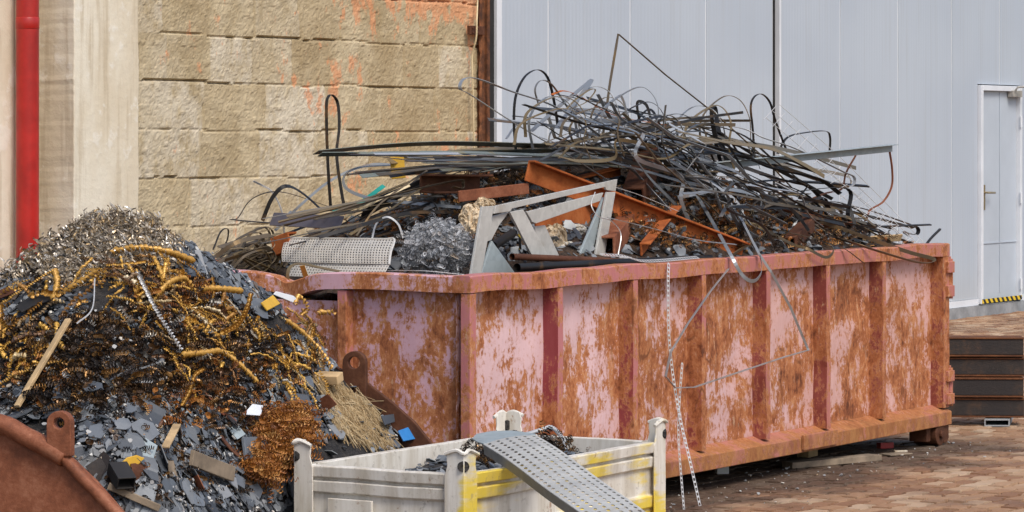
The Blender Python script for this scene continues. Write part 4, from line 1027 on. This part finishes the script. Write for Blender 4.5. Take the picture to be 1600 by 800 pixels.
strip('thin strip making a smaller arch inside the wide arch', [(842, 165, .8), (836, 140, .8), (845, 126, .8), (862, 132, .8), (885, 165, .8), (910, 200, .8), (960, 250, .7)], .010, 'strip')
strip('grey and black folded strip end pointing up at the heap top', [(830, 205, .8), (875, 165, .8), (925, 124, .8), (920, 133, .78), (895, 165, .75), (870, 200, .7)], .020, 'strip_grey', sharp=True)
strip('thin wire ring beside the folded strip end at the heap top', [(885, 170, .7), (900, 155, .7), (922, 140, .7), (930, 142, .7), (915, 160, .7), (890, 170, .7)], .008, 'strip_brown')
strip('dark strip curving over in a tall hook against the pale cladding', [(1179, 243, .9), (1176, 200, .9), (1173, 168, .9), (1178, 152, .9), (1190, 147, .9), (1203, 160, .9), (1212, 190, .9), (1230, 238, .9)], .013, 'strip_dark')
strip('broad black hairpin strip standing straight up right of the heap top', [(1128, 262, .8), (1118, 220, .8), (1112, 180, .8), (1114, 167, .8), (1118, 172, .8), (1122, 200, .75), (1135, 250, .7)], .024, 'strip_dark')
strip('dark strip arching right below the upper end of the wire mesh', [(1215, 240, .9), (1230, 215, .9), (1260, 207, .9), (1290, 205, .9), (1297, 215, .9), (1296, 240, .9)], .014, 'strip_dark')
strip('black straight bar lying level at the right of the heap', [(1235, 283, .7), (1290, 286, .6), (1356, 291, .5)], .026, 'strip_dark', .008)
strip('dark bar reaching right over the last bay of the container', [(1260, 360, .5), (1350, 355, .45), (1454, 351, .35)], .016, 'strip_dark', .006)
strip('long brown black hairpin strip hanging over the rim at the last rib', [(1240, 330, .35), (1300, 368, .2), (1338, 381, .03), (1368, 391, -.035), (1430, 409, -.10), (1455, 410, -.13), (1457, 404, -.12), (1420, 394, -.04), (1350, 370, .15), (1280, 345, .3)], .020, 'strip_brown')
strip('grey strip looped down over the rim at the middle of the long side', [(1080, 290, .5), (1115, 350, .25), (1140, 395, .0), (1160, 430, -.06), (1178, 439, -.08), (1190, 424, -.07), (1186, 395, -.01), (1165, 360, .15), (1150, 330, .3)], .017, 'strip_grey')
strip('grey strip hanging down the long side, bent back into a thin loop of wire', [(1130, 300, .4), (1160, 345, .2), (1185, 395, -.02), (1205, 425, -.06), (1235, 480, -.07), (1263, 547, -.08), (1225, 558, -.085), (1150, 583, -.09), (1085, 605, -.09), (1055, 606, -.09), (1040, 588, -.085), (1048, 550, -.08), (1075, 505, -.07), (1110, 455, -.05), (1138, 420, -.03)], .012, 'strip_grey', sharp=True)
strip('dark strip end lying over the rim left of the last long hairpin', [(1285, 378, .12), (1318, 388, -.012), (1350, 411, -.06)], .016, 'strip_dark')
strip('curved strip loop just above the rim near the fifth rib', [(1180, 350, .3), (1235, 380, .1), (1262, 389, -.012), (1290, 402, -.03), (1302, 393, -.03), (1297, 382, -.01), (1270, 372, .1), (1220, 360, .2)], .014, 'strip_brown')
strip('silver strip bowed over the left part of the heap in a wide arch', [(455, 330, 1.6), (430, 360, 1.6), (470, 320, 1.55), (520, 280, 1.5), (575, 258, 1.4), (620, 258, 1.3)], .012, 'strip_grey')
strip('dark ribbon sweeping in a broad curve from the upright hairpin to the swarf ball', [(612, 258, 1.2), (560, 262, 1.25), (538, 275, 1.3), (542, 295, 1.25), (580, 310, 1.1), (650, 318, .9), (720, 324, .7)], .014, 'strip_grey')
strip('dark flat strip making a triangle at the left end of the heap', [(520, 325, 1.5), (440, 300, 1.6), (395, 310, 1.7), (372, 340, 1.75), (364, 343, 1.75), (420, 348, 1.6), (520, 352, 1.4)], .016, 'strip_dark')
strip('black strip hooped over the purple sheet at the left of the heap', [(410, 345, 1.6), (425, 310, 1.55), (445, 291, 1.5), (470, 300, 1.5), (505, 330, 1.4)], .020, 'strip_dark')
strip('silver curled strip end sticking out at the far left of the heap', [(445, 375, 1.6), (440, 330, 1.6), (425, 300, 1.65), (410, 290, 1.7), (396, 283, 1.7)], .008, 'white_tape')
strip('silver strip arch rising behind the perforated tray', [(580, 380, .8), (588, 350, .8), (605, 339, .75), (622, 350, .7), (630, 372, .6)], .008, 'white_tape')
strip('rusty red strip curving at the top of the heap', [(862, 148, .8), (880, 142, .8), (905, 150, .8), (960, 180, .7), (1040, 195, .6)], .014, 'rust_beam')
strip('long grey green flat sheet edge lying level and pointing left', [(494, 238, 1.35), (600, 228, 1.2), (700, 224, 1.0), (860, 228, .8)], .065, 'strip_green', .003, up=(.5, -.6, .25))
strip('long grey green strip lying just under the pointed sheet edge', [(500, 241, 1.3), (620, 240, 1.15), (760, 238, .95), (950, 232, .7), (1050, 223, .6)], .04, 'strip_green', .004, up=(.4, -.6, .35))
strip('flat olive strip lying level across the middle of the heap', [(545, 240, 1.25), (700, 238, .9), (860, 243, .7), (975, 249, .6)], .022, 'strip_green', .004)
strip('pale straight rod leaning across the left part of the heap', [(435, 347, 1.3), (560, 315, 1.05), (640, 284, .95)], .010, 'strip_brown', .006)
strip('second pale rod running up right behind the perforated tray', [(515, 352, 1.2), (580, 318, 1.0), (640, 290, .9)], .010, 'cable', .005)
strip('brown curved strip standing in front of the dented end rim', [(452, 465, .87), (450, 425, .92), (465, 412, .95), (500, 418, .8), (530, 424, .6)], .016, 'strip_brown', t=.003)
strip('golden upright bent strip rising over the dented rim', [(476, 498, .55), (483, 470, .62), (480, 440, .70), (472, 415, .85)], .022, 'coil_gold', t=.004, world=False)
strip('white thin wire lying over the grey frame to the right', [(960, 292, .3), (1000, 305, .3), (1060, 330, .25)], .005, 'white_tape')
strip('pale wire drooping in front of the rusty box tube', [(930, 300, .25), (924, 320, .22), (935, 338, .2), (955, 345, .2), (970, 365, .2), (966, 398, .18)], .004, 'white_tape')
strip('long pale flat strip crossing in front of the rusty beam to the rim', [(950, 340, .2), (1020, 357, .15), (1090, 375, .1), (1150, 382, .06)], .014, 'strip_grey')
# flowing tangles
LB = {'down': 'thin steel strip in the big tangle of strips on top of the container heap', 'level': 'flat steel strip in the level bundle lying across the middle of the heap',
      'left': 'thin rod or strip leaning at the left end of the container heap', 'right': 'steel strip end at the right end of the container heap', 'loop': 'bent strip loop rising from the top of the container heap'}
GR = 'steel strips tangled on the container heap'
def flow(n, sx, sy, ex, ey, yl, arch, wr, mats, key, k=4, wob=14):
    for _ in range(n):
        a = (R3.uniform(*sx), R3.uniform(*sy)); b = (R3.uniform(*ex), R3.uniform(*ey)); y0, y1 = R3.uniform(*yl), R3.uniform(*yl); h = R3.uniform(*arch); pts = []
        y1 = min(y1, y0)
        for i in range(k+1):
            t = i/k; s = math.sin(math.pi*t)
            pts.append((a[0]+(b[0]-a[0])*t+R3.gauss(0, wob), a[1]+(b[1]-a[1])*t-h*s+R3.gauss(0, wob*.45), y0+(y1-y0)*t))
        if R3.random() < .22:                        # hooked end
            e = pts[-1]; s = R3.uniform(10, 24); pts += [(e[0]+s, e[1]+s*.5, e[2]), (e[0]+s*.8, e[1]+s*1.2, e[2]), (e[0]-s*.6, e[1]+s*.9, e[2])]
        strip(LB[key], pts, R3.uniform(*wr)*1.35, R3.choice(mats), group=GR, sharp=R3.random() < .3, tw=R3.gauss(0, .8), up=VV+V((R3.gauss(0, .4), R3.gauss(0, .4), R3.uniform(-.2, .9))))
flow(25, (745, 960), (150, 225), (1100, 1330), (262, 375), (.3, 1.1), (0, 34), (.008, .020), ['strip', 'strip', 'strip_dark', 'strip_grey'], 'down')
flow(16, (860, 1040), (165, 230), (1060, 1230), (300, 400), (.2, .7), (0, 30), (.010, .018), ['strip_grey', 'strip', 'strip'], 'down')
flow(13, (980, 1120), (190, 250), (1180, 1340), (260, 330), (.3, 1.0), (0, 30), (.010, .020), ['strip', 'strip_dark', 'strip_brown'], 'down')
flow(22, (520, 760), (238, 275), (950, 1150), (232, 285), (.6, 1.2), (-6, 16), (.008, .026), ['strip_dark', 'strip_green', 'strip', 'strip_brown'], 'level', wob=6)
flow(24, (400, 560), (335, 400), (640, 840), (262, 330), (.7, 1.35), (-8, 14), (.005, .014), ['strip_dark', 'strip', 'strip_brown', 'strip_brown', 'strip_dark'], 'left', 3, 5)
flow(14, (800, 900), (225, 250), (1010, 1180), (170, 240), (.4, 1.0), (-8, 20), (.008, .014), ['strip_brown', 'strip_dark', 'strip', 'strip_brown'], 'down')
flow(18, (1040, 1200), (270, 350), (1180, 1360), (330, 395), (.1, .5), (-4, 26), (.008, .016), ['strip_dark', 'strip', 'strip_brown', 'strip_grey'], 'right')
flow(20, (1120, 1270), (270, 345), (1290, 1430), (340, 385), (.2, .9), (-5, 26), (.008, .018), ['strip_dark', 'strip_brown', 'strip', 'strip_dark'], 'right')
for _ in range(22):
    x = R3.uniform(790, 1130); y = 225+max(0, x-1000)*.22+R3.uniform(-12, 12); h = R3.uniform(25, 85); w = R3.uniform(18, 80); yl = R3.uniform(.5, 1.1); lean = R3.uniform(-30, 60)
    strip(LB['loop'], [(x, y, yl), (x+lean*.4-w*.15, y-h*.6, yl), (x+lean+w*.2, y-h, yl), (x+lean+w*.7, y-h*.95, yl-.05), (x+lean+w, y-h*.6, yl-.1), (x+lean*.7+w*1.2, y-h*.1, yl-.1), (x+lean*.6+w*1.5, y+30, yl-.1)], R3.uniform(.008, .016), R3.choice(['strip', 'strip_dark', 'strip_brown', 'strip_grey']), group=GR)
# the fan of curled ribbons at the left end
for i in range(24):
    sx, sy = R3.uniform(332, 375), R3.uniform(385, 428); ex, ey = R3.uniform(400, 452), R3.uniform(368, 415); r = R3.uniform(8, 15); yl = R3.uniform(1.25, 1.7)
    pts = [(sx, sy, yl), ((sx+ex)/2-8, (sy+ey)/2-12, yl), (ex-r, ey-r*1.1, yl), (ex+r*.4, ey-r*1.2, yl), (ex+r, ey, yl), (ex+r*.3, ey+r, yl), (ex-r*.6, ey+r*.6, yl), (sx+14, sy+6, yl+.02)]
    strip('brown ribbon with a curled end in the fan at the left end of the container', pts, R3.uniform(.012, .022), 'strip_brown', group='curled ribbons fanned at the left end of the container')
strip('thin upright loop of wire left of the fan of curled ribbons', [(333, 390, 1.8), (345, 362, 1.8), (356, 358, 1.8), (355, 375, 1.8), (345, 392, 1.8)], .008, 'strip_dark')

# --- beams and bigger pieces
def beam(label, a, b, h, w, mat='rust_beam', prof='L', name='steel_girder', cat='beam', roll=0, t=.010):
    a = cq(*a); b = cq(*b); d = (b-a).normalized(); s = V((0, 0, 1)); s = (s-d*s.dot(d)).normalized(); q = d.cross(s)
    if q.dot(NN) < 0: q = -q
    c_, s_ = math.cos(roll), math.sin(roll); s, q = s*c_+q*s_, q*c_-s*s_
    F = lambda y, z: a+q*y+s*z
    if prof == 'L': o = [(0, 0), (0, h), (w, h), (w, h-t), (t, h-t), (t, 0)]; o = [(w, h), (w, h-t*1.0), (t, h-t), (t, 0), (0, 0), (0, h)]
    elif prof == 'U': o = [(0, 0), (w, 0), (w, t), (t, t), (t, h-t), (w, h-t), (w, h), (0, h)]
    elif prof == 'I': o = [(0, 0), (w, 0), (w, t), (w/2+t/2, t), (w/2+t/2, h-t), (w, h-t), (w, h), (0, h), (0, h-t), (w/2-t/2, h-t), (w/2-t/2, t), (0, t)]
    elif prof == 'F': o = [(0, 0), (t, 0), (t, h), (0, h)]
    b_ = MB()
    if prof == 'B':
        ou = [F(0, 0), F(w, 0), F(w, h), F(0, h)]; inn = [F(t, t), F(w-t, t), F(w-t, h-t), F(t, h-t)]; b_.ringplate(ou, inn, b-a)
    else: b_.prism([F(*k) for k in o], b-a)
    return b_.build(name, M[mat], bevel=.003, label=label, cat=cat)
beam('long orange rusty beam slanting down right across the whole heap', (818, 282, .60), (1155, 410, .15), .095, .05, prof='L')
beam('rusty orange angle bar slanting up right behind the long beam', (868, 300, .75), (968, 274, .7), .05, .06, prof='L')
beam('open rusty channel lying level at the left of the long rusty beam', (655, 302, .85), (748, 302, .75), .085, .10, 'rust_dark', 'U')
beam('wide rusty plate lying under the strips left of the long beam', (715, 316, .7), (825, 303, .6), .05, .02, 'rust_skip', prof='F')
beam('rusty channel section behind the paper rags and the grey frame', (838, 392, .45), (935, 345, .5), .13, .05, 'rust_beam', 'F')
beam('short rusty box tube standing open end forward right of the frame', (935, 402, .26), (985, 345, .55), .095, .075, 'rust_skip', 'B')
beam('upright rusty block under the strips right of the long beam', (975, 330, .55), (1000, 262, .7), .12, .10, 'rust_dark', 'B')
beam('dark rusty angle leaning right of the box tube below the beam', (1000, 400, .2), (1050, 340, .4), .06, .05, 'rust_beam', 'L')
beam('small dark rusty bracket at the left end behind the perforated tray', (428, 400, 1.3), (455, 390, 1.2), .08, .06, 'rust_beam', 'U')
beam('long pale galvanised profile sticking out level to the right', (1090, 268, .75), (1394, 237, .35), .040, .05, 'galv_blue', 'L', 'steel_profile', 'profile', t=.004)
beam('heat tinted dark sheet lying behind the perforated tray', (420, 352, 1.45), (530, 358, 1.05), .065, .03, 'purple_steel', 'F', 'steel_sheet', 'sheet', roll=.5, t=.006)
beam('dark flat sheet leaning between the rods left of the swarf ball', (560, 345, 1.1), (660, 290, 1.0), .08, .03, 'strip_dark', 'F', 'steel_sheet', 'sheet', roll=.8, t=.004)
beam('rust brown plate with a hooked end at the right of the heap', (1190, 332, .55), (1290, 350, .4), .06, .03, 'rust_skip', 'F', 'steel_plate', 'plate', roll=1.0, t=.006)
beam('rusty torn plate lying lower right near the rim', (1250, 358, .4), (1330, 352, .35), .05, .03, 'rust_skip', 'F', 'steel_plate', 'plate', roll=1.1, t=.006)
beam('ochre yellow plate under the strips above the last rib but one', (1345, 380, .3), (1405, 376, .25), .04, .03, 'wood', 'F', 'board', 'board', roll=.4, t=.01)
beam('yellow sheet offcut behind the thin strips left of the dark column', (612, 280, 1.15), (634, 278, 1.1), .10, .03, 'yellow', 'F', 'yellow_sheet', 'sheet', t=.004)
beam('rusty round edged block near the rim below the hanging grey strip', (1225, 392, .2), (1255, 360, .3), .07, .06, 'rust_dark', 'B')
beam('galvanised flat sheet strip standing on end below the strip tangle', (1130, 330, .4), (1134, 372, .3), .05, .05, 'galv', 'F', 'steel_sheet', 'sheet', t=.004)
def pipe(label, a, b, r, mat, hollow=True):
    a, b = cq(*a), cq(*b); b_ = MB(); b_.tube([a, a.lerp(b, .5), b], r, 16, hollow=hollow)
    if hollow: d = (b-a).normalized(); b_.tube([a+d*.001, a.lerp(b, .3)], r*.82, 16, hollow=True)
    return b_.build('steel_pipe', M[mat], label=label, cat='pipe', smooth=True)
pipe('rusty pipe lying along the rim in front of the steel frame', (800, 401, .16), (990, 409, .14), .014, 'rust_dark')
pipe('dark grey pipe lying on the rim under the rusty pipe', (808, 418, .13), (1110, 404, .13), .018, 'strip_dark')
pipe('short dark pipe end in the scrap behind the frame', (770, 385, .35), (800, 365, .5), .020, 'black_gap')
strip('teal plastic tape stretched behind the pale rods', [(520, 332, 1.3), (560, 318, 1.2), (600, 290, 1.15)], .022, 'teal', .002, name='plastic_tape', cat='tape')
strip('bright yellow green tape standing inside the grey steel frame', [(813, 390, .4), (812, 370, .4), (814, 345, .4)], .012, 'hazard', .002, name='plastic_tape', cat='tape')
strip('brown bent rod hanging from the end of the galvanised profile', [(1390, 236, .36), (1394, 265, .36), (1393, 292, .36), (1380, 315, .37), (1360, 328, .38), (1353, 345, .38)], .010, 'rust_skip', .006, name='bent_rod', cat='rod')
strip('thin brown bent rod leaning under the galvanised profile', [(1337, 243, .5), (1322, 270, .5), (1315, 295, .5), (1290, 302, .5), (1265, 312, .5)], .009, 'rust_dark', .006, name='bent_rod', cat='rod')
strip('short black rod sticking up near the right corner of the rim', [(1445, 385, .12), (1455, 372, .14), (1469, 358, .16)], .012, 'black_gap', .008, name='bent_rod', cat='rod')
# welded wire mesh
b_ = MB(); A_, B_ = cp(1197, 184, .8), cp(1380, 345, .5); C_ = cp(1440, 396, .35); off = cp(1208, 172, .8)-A_
for o in (V(), off*.9, off*1.8):
    b_.tube([A_+o, A_.lerp(B_, .5)+o+V((0, 0, .01)), B_+o*.8, C_+o*.5], .0018, 5)
for k in range(20):
    p = A_.lerp(C_, k/19); q = off.normalized(); b_.tube([p-q*.03+V((0, 0, .004)), p+q*(.13-.003*k)+V((0, 0, .004))], .0016, 5)
b_.build('wire_mesh', M['white_tape'], label='narrow welded wire mesh sloping down right past the galvanised profile', cat='wire mesh')
b_ = MB(); A_, B_ = cp(1270, 270, .5), cp(1420, 390, .25); off = cp(1285, 262, .5)-A_
for o in (V(), off): b_.tube([A_+o, A_.lerp(B_, .5)+o, B_+o*.6], .0018, 5)
for k in range(14): p = A_.lerp(B_, k/13); b_.tube([p-off*.3, p+off*1.3], .0016, 5)
b_.build('wire_mesh', M['white_tape'], label='second lower piece of wire mesh behind the level black bar', cat='wire mesh')
# galvanised frame: one bent cut sheet, several plates
fy = .24
fo = cp(743, 430, fy); frame = empty('cutout_sheet', fo, 0, 'grey galvanised cut sheet frame with triangular openings leaning on the rim', 'frame')
def fplate(pxs, yl, th=.012, name='plate', mat='galv', dy=None):
    b_ = MB(); pts = [cp(a, b, yl if dy is None else yl+dy[i])-fo for i, (a, b) in enumerate(pxs)]; b_.prism(pts, VV*th); return b_.build(name, M[mat], frame, bevel=.0015)
fplate([(754, 323), (772, 322), (752, 431), (736, 431)], fy, name='leg')
fplate([(775, 321.5), (965, 280), (962, 299), (948, 297), (946, 292), (800, 326), (798, 330), (772, 334)], fy, name='top_bar')
fplate([(797, 331.5), (818, 327.5), (858, 402), (833, 402)], fy+.001, name='leg')
fplate([(823, 331), (943, 301), (938, 314), (838, 349), (832, 347)], fy+.004, name='inner_bar', mat='galv')
fplate([(949, 300), (962, 300), (944, 404), (930, 404)], fy, name='leg')
fplate([(944, 308), (925, 402), (905, 400)], fy+.02, name='gusset', mat='galv_blue')
fplate([(769, 376), (806, 428), (752, 430)], fy+.02, name='gusset', mat='galv_blue')
fplate([(770, 338), (795, 332), (780, 352), (768, 375), (760, 378)], fy+.02, name='gusset', mat='galv')
fplate([(836, 354), (852, 352), (875, 402), (840, 402)], fy+.03, name='gusset', mat='galv')
# perforated tray
ta, tb = cq(441, 409, 1.2), cq(608, 413, .46); tu = V((0, 0, .117))
tl = (cq(447, 372, 1.25)-ta); tr = (cq(616, 374, .5)-tb)
tray = empty('perforated_tray', ta, 0, 'bright perforated steel tray lying on its side at the near end of the container', 'tray')
td = (tb-ta); tn = V((td.y, -td.x, 0)).normalized()
if tn.y > 0: tn = -tn
def tf(u, v):
    base = td*u; upv = tl.lerp(tr, u); bow = .012*math.sin(u*3.14)
    return base+upv*v+tn*(.010*math.sin(v*3.14)+bow*.6)
b_ = MB(); b_.perf(tf, 40, 10, .34, .30); b_.build('side_wall', M['steel_bright'], tray, solid=.0025)
b_ = MB(); b_.perf(lambda u, v: td*(.12+.88*u)-tn*0+V((0, 0, -.004))+(tn*.04-V((0, 0, .055)))*v-tn*-.0, 34, 5, .30, .28); b_.build('bottom_wall', M['steel_bright'], tray, solid=.0025)
b_ = MB(); b_.tube(smooth_path([tf(u, 1.0) for u in (0, .3, .6, .9, 1.0)]+[tf(1.0, .5)+td*.01, tf(1.0, 0)], 4), .005, 6); b_.build('rolled_edge', M['steel_bright'], tray)
# crumpled paper
def crumple(px, py, yl, sx, sz, mat, label, seed, n=18):
    c = cp(px, py, yl); b_ = MB()
    for j in range(n+1):
        for i in range(n+1):
            u, v = i/n*2-1, j/n*2-1; q = V((u*2.2+seed, v*2.2, seed))
            f = 1+.35*noise.noise(V((math.atan2(v, u)*1.2, seed, 0)))
            d = abs(noise.noise(q))*.9+.5*abs(noise.noise(q*2.3))-.3
            b_.v.append(c+V((1, 0, 0))*u*sx*f*math.sqrt(1-v*v/2)+V((0, .45, 1)).normalized()*v*sz*f*math.sqrt(1-u*u/2)+V((0, -1, .3))*(d*min(sx, sz)*.9-.3*(u*u+v*v)*min(sx, sz)))
    b_.f = [(j*(n+1)+i, j*(n+1)+i+1, (j+1)*(n+1)+i+1, (j+1)*(n+1)+i) for j in range(n) for i in range(n)]; b_.mi = [0]*len(b_.f)
    return b_.build('crumpled_paper', M[mat], label=label, cat='paper', solid=.002)
crumple(737, 340, .5, .055, .075, 'paper_tan', 'tan crumpled paper right behind the blue grey swarf ball', 1.3)
crumple(757, 320, .55, .05, .04, 'paper_tan', 'small tan paper scrap above the larger tan crumpled paper', 4.1)
crumple(866, 376, .38, .055, .085, 'paper_tan', 'tall tan crumpled paper seen through the grey frame', 7.7)
crumple(893, 358, .42, .065, .035, 'paper', 'white torn paper draped at the top of the tan crumpled paper', 2.9)
crumple(885, 390, .33, .055, .045, 'paper', 'white crumpled paper at the foot of the grey frame opening', 9.3)
# punched tapes hanging in front of the container
def tape(label, pts, w=.020, pitch=.022):
    P3 = smooth_path([cp(*q) for q in pts], 10); b_ = MB(); fr = frames(P3, U)
    for s in (-1, 1): b_.ribbon([p+W*s*w*.42 for p, (T, W, B) in zip(P3, fr)], w*.16, .0012, U)
    L = 0; nxt = 0
    for i in range(len(P3)-1):
        seg = (P3[i+1]-P3[i]).length
        while nxt < L+seg:
            p = P3[i].lerp(P3[i+1], (nxt-L)/seg); T, W, B = fr[i]
            b_.add([p-W*w*.35-T*pitch*.2, p+W*w*.35-T*pitch*.2, p+W*w*.35+T*pitch*.2, p-W*w*.35+T*pitch*.2], [(0, 1, 2, 3)]); nxt += pitch
        L += seg
    return b_.build('punched_tape', M['white_tape'], label=label, cat='tape')
tape('pale punched metal tape hanging from the rim, swinging out right at its foot', [(1045, 412, -.01), (1044, 440, -.03), (1045, 520, -.05), (1052, 590, -.06), (1064, 660, -.10), (1078, 720, -.16), (1096, 800, -.22), (1104, 830, -.25)])
tape('pale punched metal tape hanging straight in front of the bottom rail', [(1066, 568, -.055), (1062, 620, -.07), (1060, 680, -.10), (1064, 740, -.14), (1069, 800, -.20), (1070, 830, -.22)], .018)
tape('punched metal tape lying along the rim right of the steel frame', [(940, 398, .10), (975, 400, .08), (1010, 408, .06), (1090, 402, .05)], .024)
tape('punched metal tape on the rim between tray and steel frame', [(600, 423, .5), (660, 423, .25), (725, 429, .10)], .020)

# ------------------------------------------------------------------ stacked box beams at right, on a support
for i, (yt, yb) in enumerate(((527, 557), (558.5, 588), (590, 620.5), (622, 652))):
    Yb = 17.9+.015*math.sin(i*2.1); x0 = P(1470, 600, Yb).x+.01*i; x1 = P(1598.5, 600, Yb).x+.004*(i % 2); z1 = P(1500, yt, Yb).z; z0 = P(1500, yb, Yb).z
    lab = ('topmost', 'second from top', 'third from top', 'lowest')[i]
    rot = Matrix.Rotation(rad(1.2), 4, 'Z')
    root = empty('box_beam', V((x0, Yb, z0)), rad(-3), f'black and rust steel box beam, {lab} of the stack at the right', 'box beam', 'stacked box beams at the right'); root['kind'] = 'thing'
    L = x1-x0; h = z1-z0; b_ = MB(); b_.box((0, 0, .010), (L, .16, h-.010)); b_.build('web', M['beam_black'], root, bevel=.004)
    b_ = MB(); b_.box((-.004, -.006, h-.0095), (L+.002, .166, h)); b_.build('top_flange', M['beam_rust'], root, bevel=.002)
    b_ = MB(); b_.box((-.004, -.006, 0), (L+.002, .166, .0095)); b_.build('bottom_flange', M['beam_rust'], root, bevel=.002)
Yb = 17.93; x0 = P(1534, 660, Yb).x; x1 = P(1577, 660, Yb).x; zt = P(1500, 652.8, Yb).z
b_ = MB(); t = .006; o_ = [(x0, Yb-.1, 0.004), (x0+.14, Yb-.1, .004), (x0+.14, Yb-.1, zt), (x0, Yb-.1, zt)]; i_ = [(x0+t, Yb-.1, t+.004), (x0+.14-t, Yb-.1, t+.004), (x0+.14-t, Yb-.1, zt-t), (x0+t, Yb-.1, zt-t)]
b_.ringplate(o_, i_, (.1, .5, 0)); b_.build('support_tube', M['plinth'], label='short grey square tube carrying the stack of box beams', cat='tube')
# ------------------------------------------------------------------ litter under the container
def gp(px, py): Y = FOC*EYE/(py-HY); return P(px, py, Y)
def gbox(name, mat, px, py, l, w, h, rot, label, cat):
    p = gp(px, py); b_ = MB(); pts = [V((-l/2, -w/2, 0)), V((l/2, -w/2*.8, 0)), V((l/2*.95, w/2, 0)), V((-l/2*.97, w/2*.9, 0))]; B = Matrix.Rotation(rot, 3, 'Z')
    b_.prism([p+B@q+V((0, 0, .006)) for q in pts], (0, 0, h)); return b_.build(name, M[mat], bevel=.002, label=label, cat=cat)
gbox('wood_plank', 'wood_grey', 1300, 727, .62, .09, .03, ANG-.35, 'grey weathered plank lying on the ground under the container edge', 'plank')
gbox('wood_block', 'wood', 1262, 715, .12, .07, .05, ANG, 'short orange brown wood block under the rail patch', 'wood block')
gbox('red_scrap', 'redbit', 1383, 702, .08, .05, .03, .4, 'small red scrap on the ground left of the roller', 'scrap')
gbox('paper_scrap', 'paper', 1407, 708, .07, .03, .008, .2, 'brown paper scrap on the ground beside the red scrap', 'paper')
gbox('white_block', 'trim', 1128, 742, .06, .05, .07, .2, 'small pale block on the ground under the front bottom rail', 'block')
gbox('cardboard_scrap', 'wood_grey', 1400, 712, .16, .10, .006, .6, 'flat brown cardboard on the ground just left of the roller', 'cardboard')
mb = MB()
for _ in range(150):
    x = R3.uniform(.6, 4.9); y = R3.gauss(-.05, .22)
    if y < -.7: continue
    p = cworld(x, y, .008); pts, th = flake_mesh(R3, R3.choice((.003, .004, .006, .010))); B = basis(jit(V((0, 0, 1)), R3, .3), R3.uniform(0, 6)); mb.prism([p+B@q for q in pts], B@V((0, 0, th*1.5)))
mb.build('ground_litter', M['bits'], kind='stuff', label='small pale chips and dirt littering the ground along the container foot', cat='litter')
EXPO = 0.54

# ------------------------------------------------------------------ camera and light
cam = bpy.data.cameras.new('camera'); co = bpy.data.objects.new('camera', cam); COL.objects.link(co)
cam.sensor_fit = 'HORIZONTAL'; cam.sensor_width = 36; cam.lens = 36*FOC/1600; cam.shift_y = -(400-HY)/1600; cam.clip_end = 500; cam.clip_start = .1
co.location = (0, 0, EYE); co.rotation_euler = (rad(90), 0, 0); SC.camera = co
w = bpy.data.worlds.new('World'); SC.world = w; w.use_nodes = True; nt = w.node_tree
sky = nt.nodes.new('ShaderNodeTexSky'); sky.sky_type = 'NISHITA'; sky.sun_disc = False
el, az = rad(52), rad(150)                            # light from behind the camera, a little to the right
sky.sun_elevation = el; sky.sun_rotation = az; sky.air_density = 1.0; sky.dust_density = 3.0
bg = nt.nodes['Background']; nt.links.new(sky.outputs[0], bg.inputs[0]); bg.inputs[1].default_value = .115
sd = V((math.sin(az)*math.cos(el), math.cos(az)*math.cos(el), math.sin(el)))
sl = bpy.data.lights.new('sun', 'SUN'); sl.energy = 1.6; sl.angle = rad(22); sl.color = (1, .95, .87)
so = bpy.data.objects.new('sun', sl); COL.objects.link(so); so.rotation_euler = sd.to_track_quat('Z', 'Y').to_euler(); so.location = (0, 0, 12)
SC.view_settings.view_transform = 'Standard'; SC.view_settings.look = 'None'; SC.view_settings.gamma = 1; SC.view_settings.exposure = EXPO
